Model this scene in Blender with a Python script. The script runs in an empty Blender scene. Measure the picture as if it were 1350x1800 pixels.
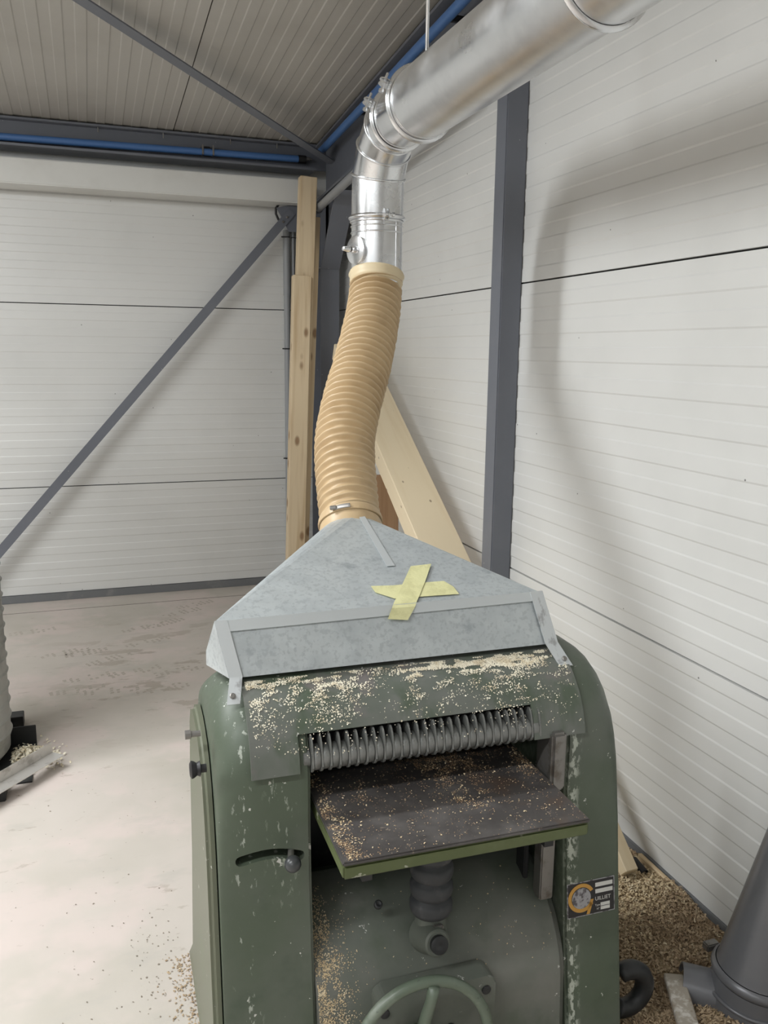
import bpy, bmesh, math, random
from mathutils import Vector, Matrix, Quaternion
random.seed(7)
S = bpy.context.scene
C = S.collection
PI = math.pi

# ------------------------------------------------------------------ camera
CAM_H = 1.63524
F_PX, YAW, PITCH, ROLL = 1487.74, 0.336495, 0.186933, 0.0120755
cam_d = bpy.data.cameras.new('camera')
cam = bpy.data.objects.new('camera', cam_d)
C.objects.link(cam)
fw = Vector((math.sin(YAW) * math.cos(PITCH), math.cos(YAW) * math.cos(PITCH), -math.sin(PITCH)))
rt = Vector((math.cos(YAW), -math.sin(YAW), 0))
up = rt.cross(fw)
r2 = rt * math.cos(ROLL) + up * math.sin(ROLL)
u2 = -rt * math.sin(ROLL) + up * math.cos(ROLL)
cam.matrix_world = Matrix(((r2.x, u2.x, -fw.x, 0), (r2.y, u2.y, -fw.y, 0), (r2.z, u2.z, -fw.z, CAM_H), (0, 0, 0, 1)))
cam_d.sensor_fit = 'VERTICAL'
cam_d.sensor_height = 24.0
cam_d.lens = 24.0 * F_PX / 1800.0
cam_d.clip_start = 0.02
S.camera = cam

# ------------------------------------------------------------------ world, lamps, exposure
w = bpy.data.worlds.new('world')
S.world = w
w.use_nodes = True
bg = w.node_tree.nodes['Background']
bg.inputs[0].default_value = (0.9, 0.95, 1.0, 1)
bg.inputs[1].default_value = 0.15
S.view_settings.view_transform = 'Standard'
S.view_settings.look = 'None'
S.view_settings.gamma = 1.0
S.view_settings.use_curve_mapping = False
S.view_settings.exposure = 0.02

XR, YB = 1.6338, 5.7867          # right wall, back wall
XL, YF = -6.5, -5.5              # far side of the hall, behind the camera
ROOF0, ROOFY, ROOFK = 2.95, 5.6, 0.07


def roof_z(y):
    return ROOF0 + ROOFK * (ROOFY - y)


def ceiling_lamp(x, y, power, length=3.2, width=0.14, col=(0.95, 0.98, 1.0), drop=0.2):
    d = bpy.data.lights.new('hall_lamp', 'AREA')
    d.shape = 'RECTANGLE'
    d.size = length
    d.size_y = width
    d.energy = power
    d.color = col
    o = bpy.data.objects.new('hall_lamp', d)
    o.location = (x, y, roof_z(y) - drop)
    C.objects.link(o)
    # the tubes' light to the sides and up onto the roof
    for k in (-1, 0, 1):
        e = bpy.data.lights.new('hall_lamp_spill', 'POINT')
        e.energy = power * 0.085
        e.color = col
        e.shadow_soft_size = 0.12
        q = bpy.data.objects.new('hall_lamp_spill', e)
        q.location = (x + k * length / 3, y, roof_z(y) - drop - 0.14)
        C.objects.link(q)
    return o


# rows of tubes across the hall, out of the frame
ceiling_lamp(-2.2, 2.75, 140)
ceiling_lamp(-2.2, 0.35, 88)
ceiling_lamp(-2.2, -2.6, 60)


# ------------------------------------------------------------------ pixel helpers (a pixel gives a direction)
def ray(x, y):
    return fw + r2 * ((x - 675) / F_PX) - u2 * ((y - 900) / F_PX)


def onX(x, y, X):
    d = ray(x, y)
    return d * (X / d.x) + Vector((0, 0, CAM_H))


def onY(x, y, Y):
    d = ray(x, y)
    return d * (Y / d.y) + Vector((0, 0, CAM_H))


def onZ(x, y, Z):
    d = ray(x, y)
    return d * ((Z - CAM_H) / d.z) + Vector((0, 0, CAM_H))


def atD(x, y, D):
    return ray(x, y) * D + Vector((0, 0, CAM_H))


# ------------------------------------------------------------------ materials
def mat(name, col, rough=0.5, metal=0.0, layers=(), bump=None, spec=0.5, rough_var=None, sub=0.0, aniso=0.0):
    m = bpy.data.materials.new(name)
    m.use_nodes = True
    nt = m.node_tree
    N, L = nt.nodes, nt.links
    b = N['Principled BSDF']
    b.inputs['Base Color'].default_value = (*col, 1)
    b.inputs['Roughness'].default_value = rough
    b.inputs['Metallic'].default_value = metal
    b.inputs['Specular IOR Level'].default_value = spec
    if sub:
        b.inputs['Subsurface Weight'].default_value = sub
        b.inputs['Subsurface Radius'].default_value = (0.02, 0.012, 0.006)
    tc = N.new('ShaderNodeTexCoord')
    cur = None

    def noise(scale, detail, stretch, kind, off):
        mp = N.new('ShaderNodeMapping')
        mp.inputs['Scale'].default_value = stretch
        mp.inputs['Location'].default_value = off
        L.new(tc.outputs['Object'], mp.inputs['Vector'])
        if kind == 'voronoi':
            t = N.new('ShaderNodeTexVoronoi')
            t.inputs['Scale'].default_value = scale
            L.new(mp.outputs[0], t.inputs['Vector'])
            return t.outputs['Distance']
        if kind == 'wave':
            t = N.new('ShaderNodeTexWave')
            t.inputs['Scale'].default_value = scale
            t.inputs['Distortion'].default_value = 3.0
            t.inputs['Detail'].default_value = detail
            t.inputs['Detail Scale'].default_value = 1.2
            L.new(mp.outputs[0], t.inputs['Vector'])
            return t.outputs['Fac']
        t = N.new('ShaderNodeTexNoise')
        t.inputs['Scale'].default_value = scale
        t.inputs['Detail'].default_value = detail
        t.inputs['Roughness'].default_value = 0.62
        L.new(mp.outputs[0], t.inputs['Vector'])
        return t.outputs['Fac']

    def smooth(sock, lo, hi):
        r = N.new('ShaderNodeMapRange')
        r.interpolation_type = 'SMOOTHSTEP'
        r.inputs['From Min'].default_value = lo
        r.inputs['From Max'].default_value = hi
        L.new(sock, r.inputs['Value'])
        return r.outputs[0]

    for k, ly in enumerate(layers):
        c2 = ly['col']
        f = noise(ly.get('scale', 5), ly.get('detail', 4), ly.get('stretch', (1, 1, 1)), ly.get('kind', 'noise'),
                  ly.get('off', (k * 3.1, k * 1.7, k * 2.3)))
        f = smooth(f, ly['lo'], ly['hi'])
        if 'band' in ly:           # a stain with a place of its own: (axis, centre, half width, softness)
            for ax, cen, half, soft in ly['band']:
                sp = N.new('ShaderNodeSeparateXYZ')
                L.new(tc.outputs['Object'], sp.inputs[0])
                su = N.new('ShaderNodeMath'); su.operation = 'SUBTRACT'
                L.new(sp.outputs[ax], su.inputs[0]); su.inputs[1].default_value = cen
                ab = N.new('ShaderNodeMath'); ab.operation = 'ABSOLUTE'
                L.new(su.outputs[0], ab.inputs[0])
                q = smooth(ab.outputs[0], half + soft, max(half - soft, 0.0))
                mu = N.new('ShaderNodeMath'); mu.operation = 'MULTIPLY'
                L.new(f, mu.inputs[0]); L.new(q, mu.inputs[1])
                f = mu.outputs[0]
        mu = N.new('ShaderNodeMath'); mu.operation = 'MULTIPLY'
        L.new(f, mu.inputs[0]); mu.inputs[1].default_value = ly.get('amt', 1.0)
        mx = N.new('ShaderNodeMix'); mx.data_type = 'RGBA'
        L.new(mu.outputs[0], mx.inputs['Factor'])
        if cur is None:
            mx.inputs['A'].default_value = (*col, 1)
        else:
            L.new(cur, mx.inputs['A'])
        mx.inputs['B'].default_value = (*c2, 1)
        cur = mx.outputs['Result']
    if cur is not None:
        L.new(cur, b.inputs['Base Color'])
    if rough_var:
        f = noise(rough_var[0], 4, (1, 1, 1), 'noise', (9, 9, 9))
        r = N.new('ShaderNodeMapRange')
        r.inputs['From Min'].default_value = 0.3
        r.inputs['From Max'].default_value = 0.7
        r.inputs['To Min'].default_value = rough_var[1]
        r.inputs['To Max'].default_value = rough_var[2]
        L.new(f, r.inputs['Value'])
        L.new(r.outputs[0], b.inputs['Roughness'])
    if bump:
        f = noise(bump[0], 4, bump[2] if len(bump) > 2 else (1, 1, 1), 'noise', (5, 5, 5))
        bn = N.new('ShaderNodeBump')
        bn.inputs['Strength'].default_value = bump[1]
        bn.inputs['Distance'].default_value = 0.01
        L.new(f, bn.inputs['Height'])
        L.new(bn.outputs[0], b.inputs['Normal'])
    return m


M = {}
M['panel'] = mat('white_panel', (0.70, 0.70, 0.68), 0.38, layers=[
    dict(col=(0.60, 0.60, 0.58), scale=1.2, lo=0.45, hi=0.75, amt=0.5),
    dict(col=(0.05, 0.05, 0.05), scale=9, kind='voronoi', lo=0.034, hi=0.02, amt=0.8, stretch=(1, 1, 1))])
M['panel_core'] = mat('panel_joint_shadow', (0.03, 0.03, 0.03), 0.9)
M['roofpanel'] = mat('roof_panel', (0.48, 0.46, 0.42), 0.45, layers=[
    dict(col=(0.40, 0.38, 0.34), scale=1.5, lo=0.45, hi=0.7, amt=0.5)])
M['bulkhead'] = mat('white_bulkhead', (0.72, 0.72, 0.69), 0.5, layers=[
    dict(col=(0.60, 0.59, 0.55), scale=2.5, lo=0.5, hi=0.75, amt=0.5)])
M['steel'] = mat('grey_painted_steel', (0.150, 0.160, 0.186), 0.45, layers=[
    dict(col=(0.18, 0.187, 0.21), scale=4, lo=0.45, hi=0.75, amt=0.6),
    dict(col=(0.6, 0.6, 0.58), scale=13, kind='voronoi', lo=0.05, hi=0.03, amt=0.35)])
M['skirting'] = mat('grey_skirting', (0.16, 0.165, 0.17), 0.55, layers=[
    dict(col=(0.3, 0.29, 0.27), scale=8, lo=0.55, hi=0.75, amt=0.5)])
M['blue'] = mat('blue_pipe_paint', (0.07, 0.17, 0.40), 0.4)
M['black'] = mat('black_plastic', (0.012, 0.012, 0.013), 0.5)
M['blackiron'] = mat('black_iron', (0.02, 0.021, 0.022), 0.5, layers=[
    dict(col=(0.10, 0.095, 0.085), scale=14, lo=0.55, hi=0.75, amt=0.5)])
M['conduit'] = mat('grey_conduit', (0.30, 0.31, 0.32), 0.45)
M['duct'] = mat('new_galvanised_steel', (0.78, 0.79, 0.80), 0.24, 1.0, layers=[
    dict(col=(0.66, 0.67, 0.69), scale=5, lo=0.4, hi=0.7, amt=0.7)], rough_var=(6, 0.17, 0.33), bump=(3.0, 0.06))
M['ductmain'] = mat('spangled_galvanised_steel', (0.74, 0.75, 0.76), 0.34, 1.0, layers=[
    dict(col=(0.60, 0.61, 0.63), scale=6, lo=0.4, hi=0.7, amt=0.7)], rough_var=(7, 0.27, 0.42), bump=(4.0, 0.06))
M['hood'] = mat('dusty_galvanised_sheet', (0.56, 0.60, 0.61), 0.42, 0.45, layers=[
    dict(col=(0.49, 0.53, 0.545), scale=14, lo=0.40, hi=0.62, amt=0.8),
    dict(col=(0.40, 0.435, 0.45), scale=95, detail=3, lo=0.50, hi=0.62, amt=0.55),
    dict(col=(0.27, 0.30, 0.33), scale=7, detail=6, lo=0.60, hi=0.68, amt=0.6)], rough_var=(30, 0.32, 0.5))
M['strip'] = mat('worn_bright_sheet_strip', (0.62, 0.65, 0.66), 0.45, 0.45, layers=[
    dict(col=(0.30, 0.30, 0.31), scale=26, lo=0.58, hi=0.68, amt=0.7, stretch=(1, 1, 0.4))])
M['fold'] = mat('bright_sheet_fold', (0.62, 0.655, 0.665), 0.42, 0.45)
M['hose'] = mat('beige_polyurethane_hose', (0.55, 0.405, 0.235), 0.4, layers=[
    dict(col=(0.43, 0.30, 0.165), scale=9, lo=0.45, hi=0.7, amt=0.6)])
M['cuff'] = mat('pale_hose_cuff', (0.70, 0.58, 0.38), 0.45)
wood_l = [dict(col=(0.52, 0.37, 0.21), scale=9, detail=3, lo=0.42, hi=0.68, stretch=(2.2, 2.2, 0.12), amt=0.75),
          dict(col=(0.66, 0.52, 0.33), scale=3, detail=3, lo=0.45, hi=0.7, amt=0.5, stretch=(2, 2, 0.3)),
          dict(col=(0.24, 0.13, 0.06), scale=11, kind='voronoi', lo=0.24, hi=0.10, amt=0.85, stretch=(1, 1, 0.5))]
M['spruce'] = mat('planed_spruce', (0.72, 0.58, 0.39), 0.6, layers=wood_l)
M['spruce_pale'] = mat('pale_glued_spruce', (0.74, 0.62, 0.43), 0.6, layers=[
    dict(col=(0.62, 0.48, 0.29), scale=7, detail=3, lo=0.42, hi=0.75, stretch=(2.0, 2.0, 0.12), amt=0.6),
    dict(col=(0.16, 0.10, 0.05), scale=9, kind='voronoi', lo=0.09, hi=0.05, amt=0.7, stretch=(1.5, 1.5, 0.9))])
M['plywood'] = mat('brown_board', (0.36, 0.22, 0.12), 0.65, layers=[
    dict(col=(0.28, 0.16, 0.08), scale=6, lo=0.45, hi=0.7, stretch=(3, 3, 0.2))])
M['weathered'] = mat('dusty_grey_offcut', (0.36, 0.32, 0.265), 0.8, layers=[
    dict(col=(0.60, 0.57, 0.52), scale=22, lo=0.5, hi=0.62), dict(col=(0.25, 0.2, 0.15), scale=30, lo=0.6, hi=0.7)])
chips_w = (0.60, 0.60, 0.55)
M['green'] = mat('worn_green_enamel', (0.080, 0.102, 0.070), 0.42, layers=[
    dict(col=(0.118, 0.130, 0.108), scale=3.2, lo=0.42, hi=0.72, amt=0.8),
    dict(col=(0.055, 0.078, 0.052), scale=7, lo=0.55, hi=0.75, amt=0.6),
    dict(col=chips_w, scale=26, detail=5, lo=0.685, hi=0.70, amt=0.85),
    dict(col=chips_w, scale=55, detail=3, lo=0.715, hi=0.73, amt=0.9),
    dict(col=(0.46, 0.49, 0.42), scale=70, detail=6, lo=0.50, hi=0.57, amt=0.9, stretch=(1.2, 1, 0.6),
         band=((0, 0.328, 0.012, 0.010),)),
    dict(col=(0.42, 0.45, 0.39), scale=70, detail=6, lo=0.60, hi=0.65, amt=0.8, stretch=(1.2, 1, 0.45),
         band=((0, -0.40, 0.02, 0.015),)),
    dict(col=(0.33, 0.36, 0.30), scale=65, detail=6, lo=0.57, hi=0.63, amt=0.8, stretch=(1.2, 1, 0.4),
         band=((0, -0.325, 0.025, 0.02), (2, 0.72, 0.16, 0.06)))], rough_var=(12, 0.35, 0.6), bump=(40, 0.05))
M['greendust'] = mat('dusty_green_enamel', (0.118, 0.130, 0.108), 0.5, layers=[
    dict(col=(0.17, 0.17, 0.15), scale=3.5, lo=0.42, hi=0.66, amt=0.9),
    dict(col=(0.075, 0.095, 0.065), scale=6, lo=0.52, hi=0.72, amt=0.7),
    dict(col=chips_w, scale=45, detail=4, lo=0.69, hi=0.71, amt=0.8)], rough_var=(12, 0.4, 0.65), bump=(40, 0.05))
M['bonnet'] = mat('bonnet_green_enamel', (0.115, 0.130, 0.108), 0.45, layers=[
    dict(col=(0.17, 0.175, 0.16), scale=4, lo=0.42, hi=0.66, amt=0.9),
    dict(col=(0.055, 0.085, 0.045), scale=9, lo=0.5, hi=0.68, amt=0.7, stretch=(1, 1, 0.4)),
    dict(col=(0.20, 0.165, 0.17), scale=7, lo=0.55, hi=0.7, amt=0.6),
    dict(col=chips_w, scale=60, detail=4, lo=0.69, hi=0.71, amt=0.8)], rough_var=(12, 0.38, 0.6))
M['cover'] = mat('olive_side_cover_enamel', (0.135, 0.145, 0.10), 0.4, layers=[
    dict(col=(0.13, 0.15, 0.095), scale=4, lo=0.45, hi=0.7), dict(col=chips_w, scale=40, detail=4, lo=0.68, hi=0.70, amt=0.9)])
M['tabletop'] = mat('dark_worn_cast_iron', (0.080, 0.073, 0.070), 0.42, 0.25, layers=[
    dict(col=(0.145, 0.134, 0.127), scale=6, lo=0.42, hi=0.66, amt=0.9),
    dict(col=(0.11, 0.065, 0.04), scale=5, lo=0.58, hi=0.72, amt=0.5),
    dict(col=(0.35, 0.28, 0.22), scale=60, detail=4, lo=0.66, hi=0.70, amt=0.6)], rough_var=(14, 0.36, 0.62))
M['tableedge'] = mat('chipped_green_table_edge', (0.085, 0.105, 0.04), 0.5, layers=[
    dict(col=(0.12, 0.14, 0.065), scale=7, lo=0.45, hi=0.7),
    dict(col=(0.40, 0.40, 0.32), scale=22, detail=6, lo=0.64, hi=0.67, amt=0.8, stretch=(0.7, 1, 1.4))])
M['roller'] = mat('grey_cast_roller', (0.17, 0.175, 0.165), 0.5, 0.25, layers=[
    dict(col=(0.25, 0.25, 0.235), scale=20, lo=0.45, hi=0.7), dict(col=(0.08, 0.08, 0.075), scale=40, lo=0.6, hi=0.7, amt=0.6)])
M['rubber'] = mat('grey_rubber_bellows', (0.045, 0.047, 0.05), 0.6, layers=[
    dict(col=(0.09, 0.09, 0.09), scale=20, lo=0.5, hi=0.7)])
M['baresteel'] = mat('dull_bare_steel', (0.26, 0.25, 0.235), 0.45, 0.7, layers=[
    dict(col=(0.16, 0.14, 0.12), scale=20, lo=0.5, hi=0.7)])
M['knob'] = mat('dark_grey_knob', (0.055, 0.058, 0.06), 0.3)
M['wheel'] = mat('worn_green_handwheel', (0.12, 0.15, 0.11), 0.38, layers=[
    dict(col=(0.22, 0.25, 0.20), scale=10, lo=0.5, hi=0.7), dict(col=(0.05, 0.055, 0.05), scale=38, lo=0.62, hi=0.66, amt=0.7)])
M['tape'] = mat('pale_yellow_masking_tape', (0.68, 0.66, 0.36), 0.6, layers=[
    dict(col=(0.56, 0.54, 0.28), scale=30, lo=0.45, hi=0.65, amt=0.7)], bump=(60, 0.25))
M['flake'] = mat('pale_wood_flakes', (0.88, 0.82, 0.66), 0.7, layers=[
    dict(col=(0.74, 0.64, 0.46), scale=40, lo=0.45, hi=0.65)])
M['flake_b'] = mat('brown_wood_shavings', (0.44, 0.33, 0.21), 0.75, layers=[
    dict(col=(0.30, 0.21, 0.125), scale=16, lo=0.42, hi=0.6), dict(col=(0.60, 0.50, 0.34), scale=60, lo=0.58, hi=0.66)])
M['dust_b'] = mat('brown_fine_sawdust', (0.42, 0.28, 0.16), 0.85, layers=[
    dict(col=(0.56, 0.42, 0.27), scale=70, lo=0.5, hi=0.6)])
M['speck'] = mat('dark_brown_bits', (0.25, 0.21, 0.165), 0.85)
M['flake_m'] = mat('fresh_wood_shavings', (0.60, 0.47, 0.29), 0.75, layers=[
    dict(col=(0.74, 0.63, 0.44), scale=60, lo=0.5, hi=0.64), dict(col=(0.36, 0.25, 0.14), scale=30, lo=0.6, hi=0.7)])
M['mound'] = mat('packed_sawdust', (0.26, 0.18, 0.105), 0.9, layers=[
    dict(col=(0.44, 0.34, 0.20), scale=30, lo=0.45, hi=0.65), dict(col=(0.15, 0.10, 0.06), scale=55, lo=0.55, hi=0.7)], bump=(60, 0.6))
M['greypaint'] = mat('dark_grey_painted_pipe', (0.15, 0.152, 0.162), 0.33, 0.2, layers=[
    dict(col=(0.17, 0.17, 0.175), scale=6, lo=0.45, hi=0.7)])
M['spiral'] = mat('dull_galvanised_spiral_duct', (0.46, 0.47, 0.45), 0.5, 0.55, layers=[
    dict(col=(0.27, 0.28, 0.27), scale=5, lo=0.45, hi=0.7)])
M['alu'] = mat('galvanised_angle_bar', (0.62, 0.60, 0.57), 0.42, 0.7, layers=[
    dict(col=(0.42, 0.40, 0.37), scale=14, lo=0.5, hi=0.7)])
M['plate_w'] = mat('badge_white', (0.66, 0.66, 0.63), 0.4)
M['plate_k'] = mat('badge_black', (0.018, 0.016, 0.018), 0.35)
M['plate_y'] = mat('badge_ochre', (0.56, 0.30, 0.06), 0.4)
M['plate_s'] = mat('badge_silver', (0.38, 0.38, 0.40), 0.4, 0.3, layers=[
    dict(col=(0.12, 0.11, 0.12), scale=90, lo=0.45, hi=0.6)])
M['floor'] = mat('dusty_screed_floor', (0.545, 0.495, 0.445), 0.6, layers=[
    dict(col=(0.45, 0.42, 0.36), scale=0.9, lo=0.42, hi=0.66, amt=0.8),
    dict(col=(0.60, 0.515, 0.475), scale=2.6, lo=0.45, hi=0.62, amt=0.8),
    dict(col=(0.46, 0.43, 0.385), scale=5, detail=5, lo=0.55, hi=0.70, amt=0.55, stretch=(0.8, 1.8, 1)),
    dict(col=(0.34, 0.29, 0.235), scale=2.6, detail=6, lo=0.565, hi=0.60, amt=0.6, stretch=(1.0, 2.4, 1),
         band=((1, 4.3, 0.75, 0.5), (0, 0.75, 0.9, 0.5))),
    dict(col=(0.33, 0.28, 0.23), scale=13, detail=6, lo=0.64, hi=0.70, amt=0.5, stretch=(0.7, 1.6, 1)),
    dict(col=(0.25, 0.2, 0.16), scale=20, kind='voronoi', lo=0.06, hi=0.035, amt=0.55)],
    rough_var=(3, 0.45, 0.75), bump=(25, 0.05))
M['footdust'] = mat('trodden_dust', (0.43, 0.385, 0.33), 0.8, layers=[
    dict(col=(0.46, 0.42, 0.36), scale=30, lo=0.45, hi=0.6)])
M['seam'] = mat('dark_floor_seam', (0.10, 0.085, 0.065), 0.9)


# ------------------------------------------------------------------ mesh helpers
def link(name, me, m, parent=None, smooth=False, loc=None):
    o = bpy.data.objects.new(name, me)
    C.objects.link(o)
    if m is not None:
        me.materials.append(m)
    if smooth:
        for p in me.polygons:
            p.use_smooth = True
    if parent is not None:
        o.parent = parent
    if loc is not None:
        o.location = loc
    return o


def from_bm(name, bm, m, parent=None, smooth=False, loc=None, auto=None):
    me = bpy.data.meshes.new(name)
    bmesh.ops.recalc_face_normals(bm, faces=bm.faces)
    if auto is not None:
        for e in bm.edges:
            if len(e.link_faces) == 2 and e.calc_face_angle(0) > auto:
                e.smooth = False
        smooth = True
    bm.to_mesh(me)
    bm.free()
    return link(name, me, m, parent, smooth, loc)


def bev(bm, w, seg=2):
    if w > 0:
        bmesh.ops.bevel(bm, geom=list(bm.edges), offset=w, segments=seg, affect='EDGES', clamp_overlap=True)
    return bm


def bm_box(x0, x1, y0, y1, z0, z1, b=0.0, seg=2, bm=None):
    own = bm is None
    if own:
        bm = bmesh.new()
    vs = [bm.verts.new(p) for p in ((x0, y0, z0), (x1, y0, z0), (x1, y1, z0), (x0, y1, z0),
                                    (x0, y0, z1), (x1, y0, z1), (x1, y1, z1), (x0, y1, z1))]
    for f in ((0, 3, 2, 1), (4, 5, 6, 7), (0, 1, 5, 4), (1, 2, 6, 5), (2, 3, 7, 6), (3, 0, 4, 7)):
        bm.faces.new([vs[i] for i in f])
    if own and b:
        bev(bm, b, seg)
    return bm


def frame_of(d):
    d = Vector(d).normalized()
    a = Vector((0, 0, 1)) if abs(d.z) < 0.9 else Vector((1, 0, 0))
    x = a.cross(d).normalized()
    return x, d.cross(x).normalized(), d


def bm_sweep(path, radii, n=24, cap=True, bm=None, mod=None):
    """tube along path; radii list; mod(i, theta, r) may change the radius"""
    if bm is None:
        bm = bmesh.new()
    path = [Vector(p) for p in path]
    x, y, d = frame_of(path[1] - path[0])
    rings = []
    for i, p in enumerate(path):
        if i == 0:
            t = path[1] - path[0]
        elif i == len(path) - 1:
            t = path[-1] - path[-2]
        else:
            t = (path[i + 1] - path[i]).normalized() + (path[i] - path[i - 1]).normalized()
        if t.length < 1e-9:
            t = d
        t.normalize()
        q = d.rotation_difference(t)
        x = q @ x
        y = q @ y
        d = t
        ring = []
        for k in range(n):
            th = 2 * PI * k / n
            r = radii[i] if mod is None else mod(i, th, radii[i])
            ring.append(bm.verts.new(p + x * (math.cos(th) * r) + y * (math.sin(th) * r)))
        rings.append(ring)
    for a, b2 in zip(rings, rings[1:]):
        for k in range(n):
            bm.faces.new((a[k], a[(k + 1) % n], b2[(k + 1) % n], b2[k]))
    if cap:
        bm.faces.new(rings[0][::-1])
        bm.faces.new(rings[-1])
    return bm


def bm_lathe(p0, d, prof, n=32, cap=True, bm=None):
    """prof = [(distance along d, radius)]"""
    if bm is None:
        bm = bmesh.new()
    x, y, d = frame_of(d)
    p0 = Vector(p0)
    rings = []
    for s, r in prof:
        r = max(r, 1e-5)
        rings.append([bm.verts.new(p0 + d * s + x * (math.cos(2 * PI * k / n) * r) + y * (math.sin(2 * PI * k / n) * r))
                      for k in range(n)])
    for a, b2 in zip(rings, rings[1:]):
        for k in range(n):
            bm.faces.new((a[k], a[(k + 1) % n], b2[(k + 1) % n], b2[k]))
    if cap:
        bm.faces.new(rings[0][::-1])
        bm.faces.new(rings[-1])
    return bm


def bm_torus(p, d, R, r, n=40, k=10, bm=None, a0=0, a1=2 * PI):
    if bm is None:
        bm = bmesh.new()
    x, y, d = frame_of(d)
    p = Vector(p)
    rings = []
    closed = abs(a1 - a0 - 2 * PI) < 1e-6
    cnt = n if closed else n + 1
    for i in range(cnt):
        a = a0 + (a1 - a0) * i / n
        e = x * math.cos(a) + y * math.sin(a)
        rings.append([bm.verts.new(p + e * (R + r * math.cos(2 * PI * j / k)) + d * (r * math.sin(2 * PI * j / k))) for j in range(k)])
    for i in range(cnt if closed else cnt - 1):
        a, b2 = rings[i], rings[(i + 1) % cnt]
        for j in range(k):
            bm.faces.new((a[j], a[(j + 1) % k], b2[(j + 1) % k], b2[j]))
    if not closed:
        bm.faces.new(rings[0]); bm.faces.new(rings[-1][::-1])
    return bm


def bm_prism(poly, axis, a0, a1, bm=None):
    """poly of 2-D points in the plane across axis; x: (y,z), y: (x,z), z: (x,y)"""
    if bm is None:
        bm = bmesh.new()

    def P(u, v, a):
        return {'x': (a, u, v), 'y': (u, a, v), 'z': (u, v, a)}[axis]
    A = [bm.verts.new(P(u, v, a0)) for u, v in poly]
    B = [bm.verts.new(P(u, v, a1)) for u, v in poly]
    n = len(poly)
    for i in range(n):
        bm.faces.new((A[i], A[(i + 1) % n], B[(i + 1) % n], B[i]))
    bm.faces.new(A[::-1])
    bm.faces.new(B)
    return bm


def shift(bm, v):
    bmesh.ops.translate(bm, verts=bm.verts, vec=v)
    return bm


def tag(o, label=None, cat=None, group=None, kind=None):
    if label: o['label'] = label
    if cat: o['category'] = cat
    if group: o['group'] = group
    if kind: o['kind'] = kind
    return o


def thing(name, label, cat, loc=(0, 0, 0), rotz=0.0, group=None):
    o = bpy.data.objects.new(name, None)
    o.empty_display_size = 0.1
    C.objects.link(o)
    o.location = loc
    o.rotation_euler = (0, 0, rotz)
    return tag(o, label, cat, group)


def put(root, name, bm, m, parent=None, smooth=False, auto=None):
    """a part given in world coordinates under a root that is only moved, not turned"""
    shift(bm, -Vector(root.location))
    return from_bm(name, bm, m, parent or root, smooth, None, auto)


# ------------------------------------------------------------------ the hall
def struct(o):
    o['kind'] = 'structure'
    return o


struct(from_bm('floor', bm_box(XL, XR + 0.1, YF, YB + 0.1, -0.12, 0.0), M['floor']))
fl = bpy.data.objects['floor']
sa, sb = onZ(15, 1078, 0), onZ(400, 1050, 0)
from_bm('joint', bm_box(-2.5, 1.62, 5.545, 5.549, -0.002, 0.0009), M['seam'], fl)


def footprint(px_, py_, ang, m, heel=True):
    """shoe print in the floor dust: tread bars inside a sole outline"""
    c = onZ(px_, py_, 0)
    bm = bmesh.new()
    ca, sa_ = math.cos(ang), math.sin(ang)
    for i in range(9):
        u = -.13 + .03 * i
        if -.055 < u < -.02:
            continue
        hw_ = .042 if u > -.02 else .034
        hw_ *= math.sqrt(max(.1, 1 - (abs(u) / .155) ** 4))
        for j in (-1, 0, 1):
            if random.random() < .25:
                continue
            v0, v1 = (j - .38) * hw_ * .66, (j + .38) * hw_ * .66
            q_ = []
            for du, dv_ in ((-.007, v0), (.008, v0 + .004), (.008, v1 + .004), (-.007, v1)):
                uu = u + du + random.uniform(-.003, .003)
                q_.append(bm.verts.new((c.x + ca * uu - sa_ * dv_, c.y + sa_ * uu + ca * dv_, .0006)))
            bm.faces.new(q_)
    return from_bm('footprint', bm, m, fl)


for px_, py_, an in ((118, 1147, .3), (150, 1148, .2), (195, 1158, .5), (162, 1190, .2), (262, 1128, .4), (292, 1095, .5), (255, 1103, .3), (140, 1213, .1),
                     (200, 1214, 0), (290, 1210, .2), (242, 1180, .3), (318, 1178, .2), (322, 1076, .4), (345, 1062, .4), (60, 1110, .2)):
    footprint(px_, py_, an, M['footdust'])


def rib_profile(z0, z1, period=0.1, raise_=0.0022, edge=0.0055, phase=0.0, gap=0.003):
    """points (depth, height): flat bands alternately raised; depth goes into the room"""
    pts = [(-0.012, z0 + gap), (0.0, z0 + gap)]
    z = math.floor((z0 - phase) / period) * period + phase
    while z < z1:
        for a, d0, d1 in ((z + 0.0, 0, raise_), (z + period * 0.5, raise_, 0)):
            if a > z0 + 0.03 and a + edge < z1 - 0.03:
                pts += [(d0, a), (d1, a + edge)]
        z += period
    pts += [(0.0, z1 - gap), (-0.012, z1 - gap)]
    # first band must start at depth of the first edge
    if len(pts) > 4 and pts[2][0] != 0:
        pts[1] = (pts[2][0], pts[1][1])
    if len(pts) > 4 and pts[-3][0] != 0:
        pts[-2] = (pts[-3][0], pts[-2][1])
    return pts


def ribbed(name, pts, fn, a0, a1, m, parent):
    bm = bmesh.new()
    A = [bm.verts.new(fn(d, h, a0)) for d, h in pts]
    B = [bm.verts.new(fn(d, h, a1)) for d, h in pts]
    for i in range(len(pts) - 1):
        bm.faces.new((A[i], A[i + 1], B[i + 1], B[i]))
    return from_bm(name, bm, m, parent)


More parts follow.
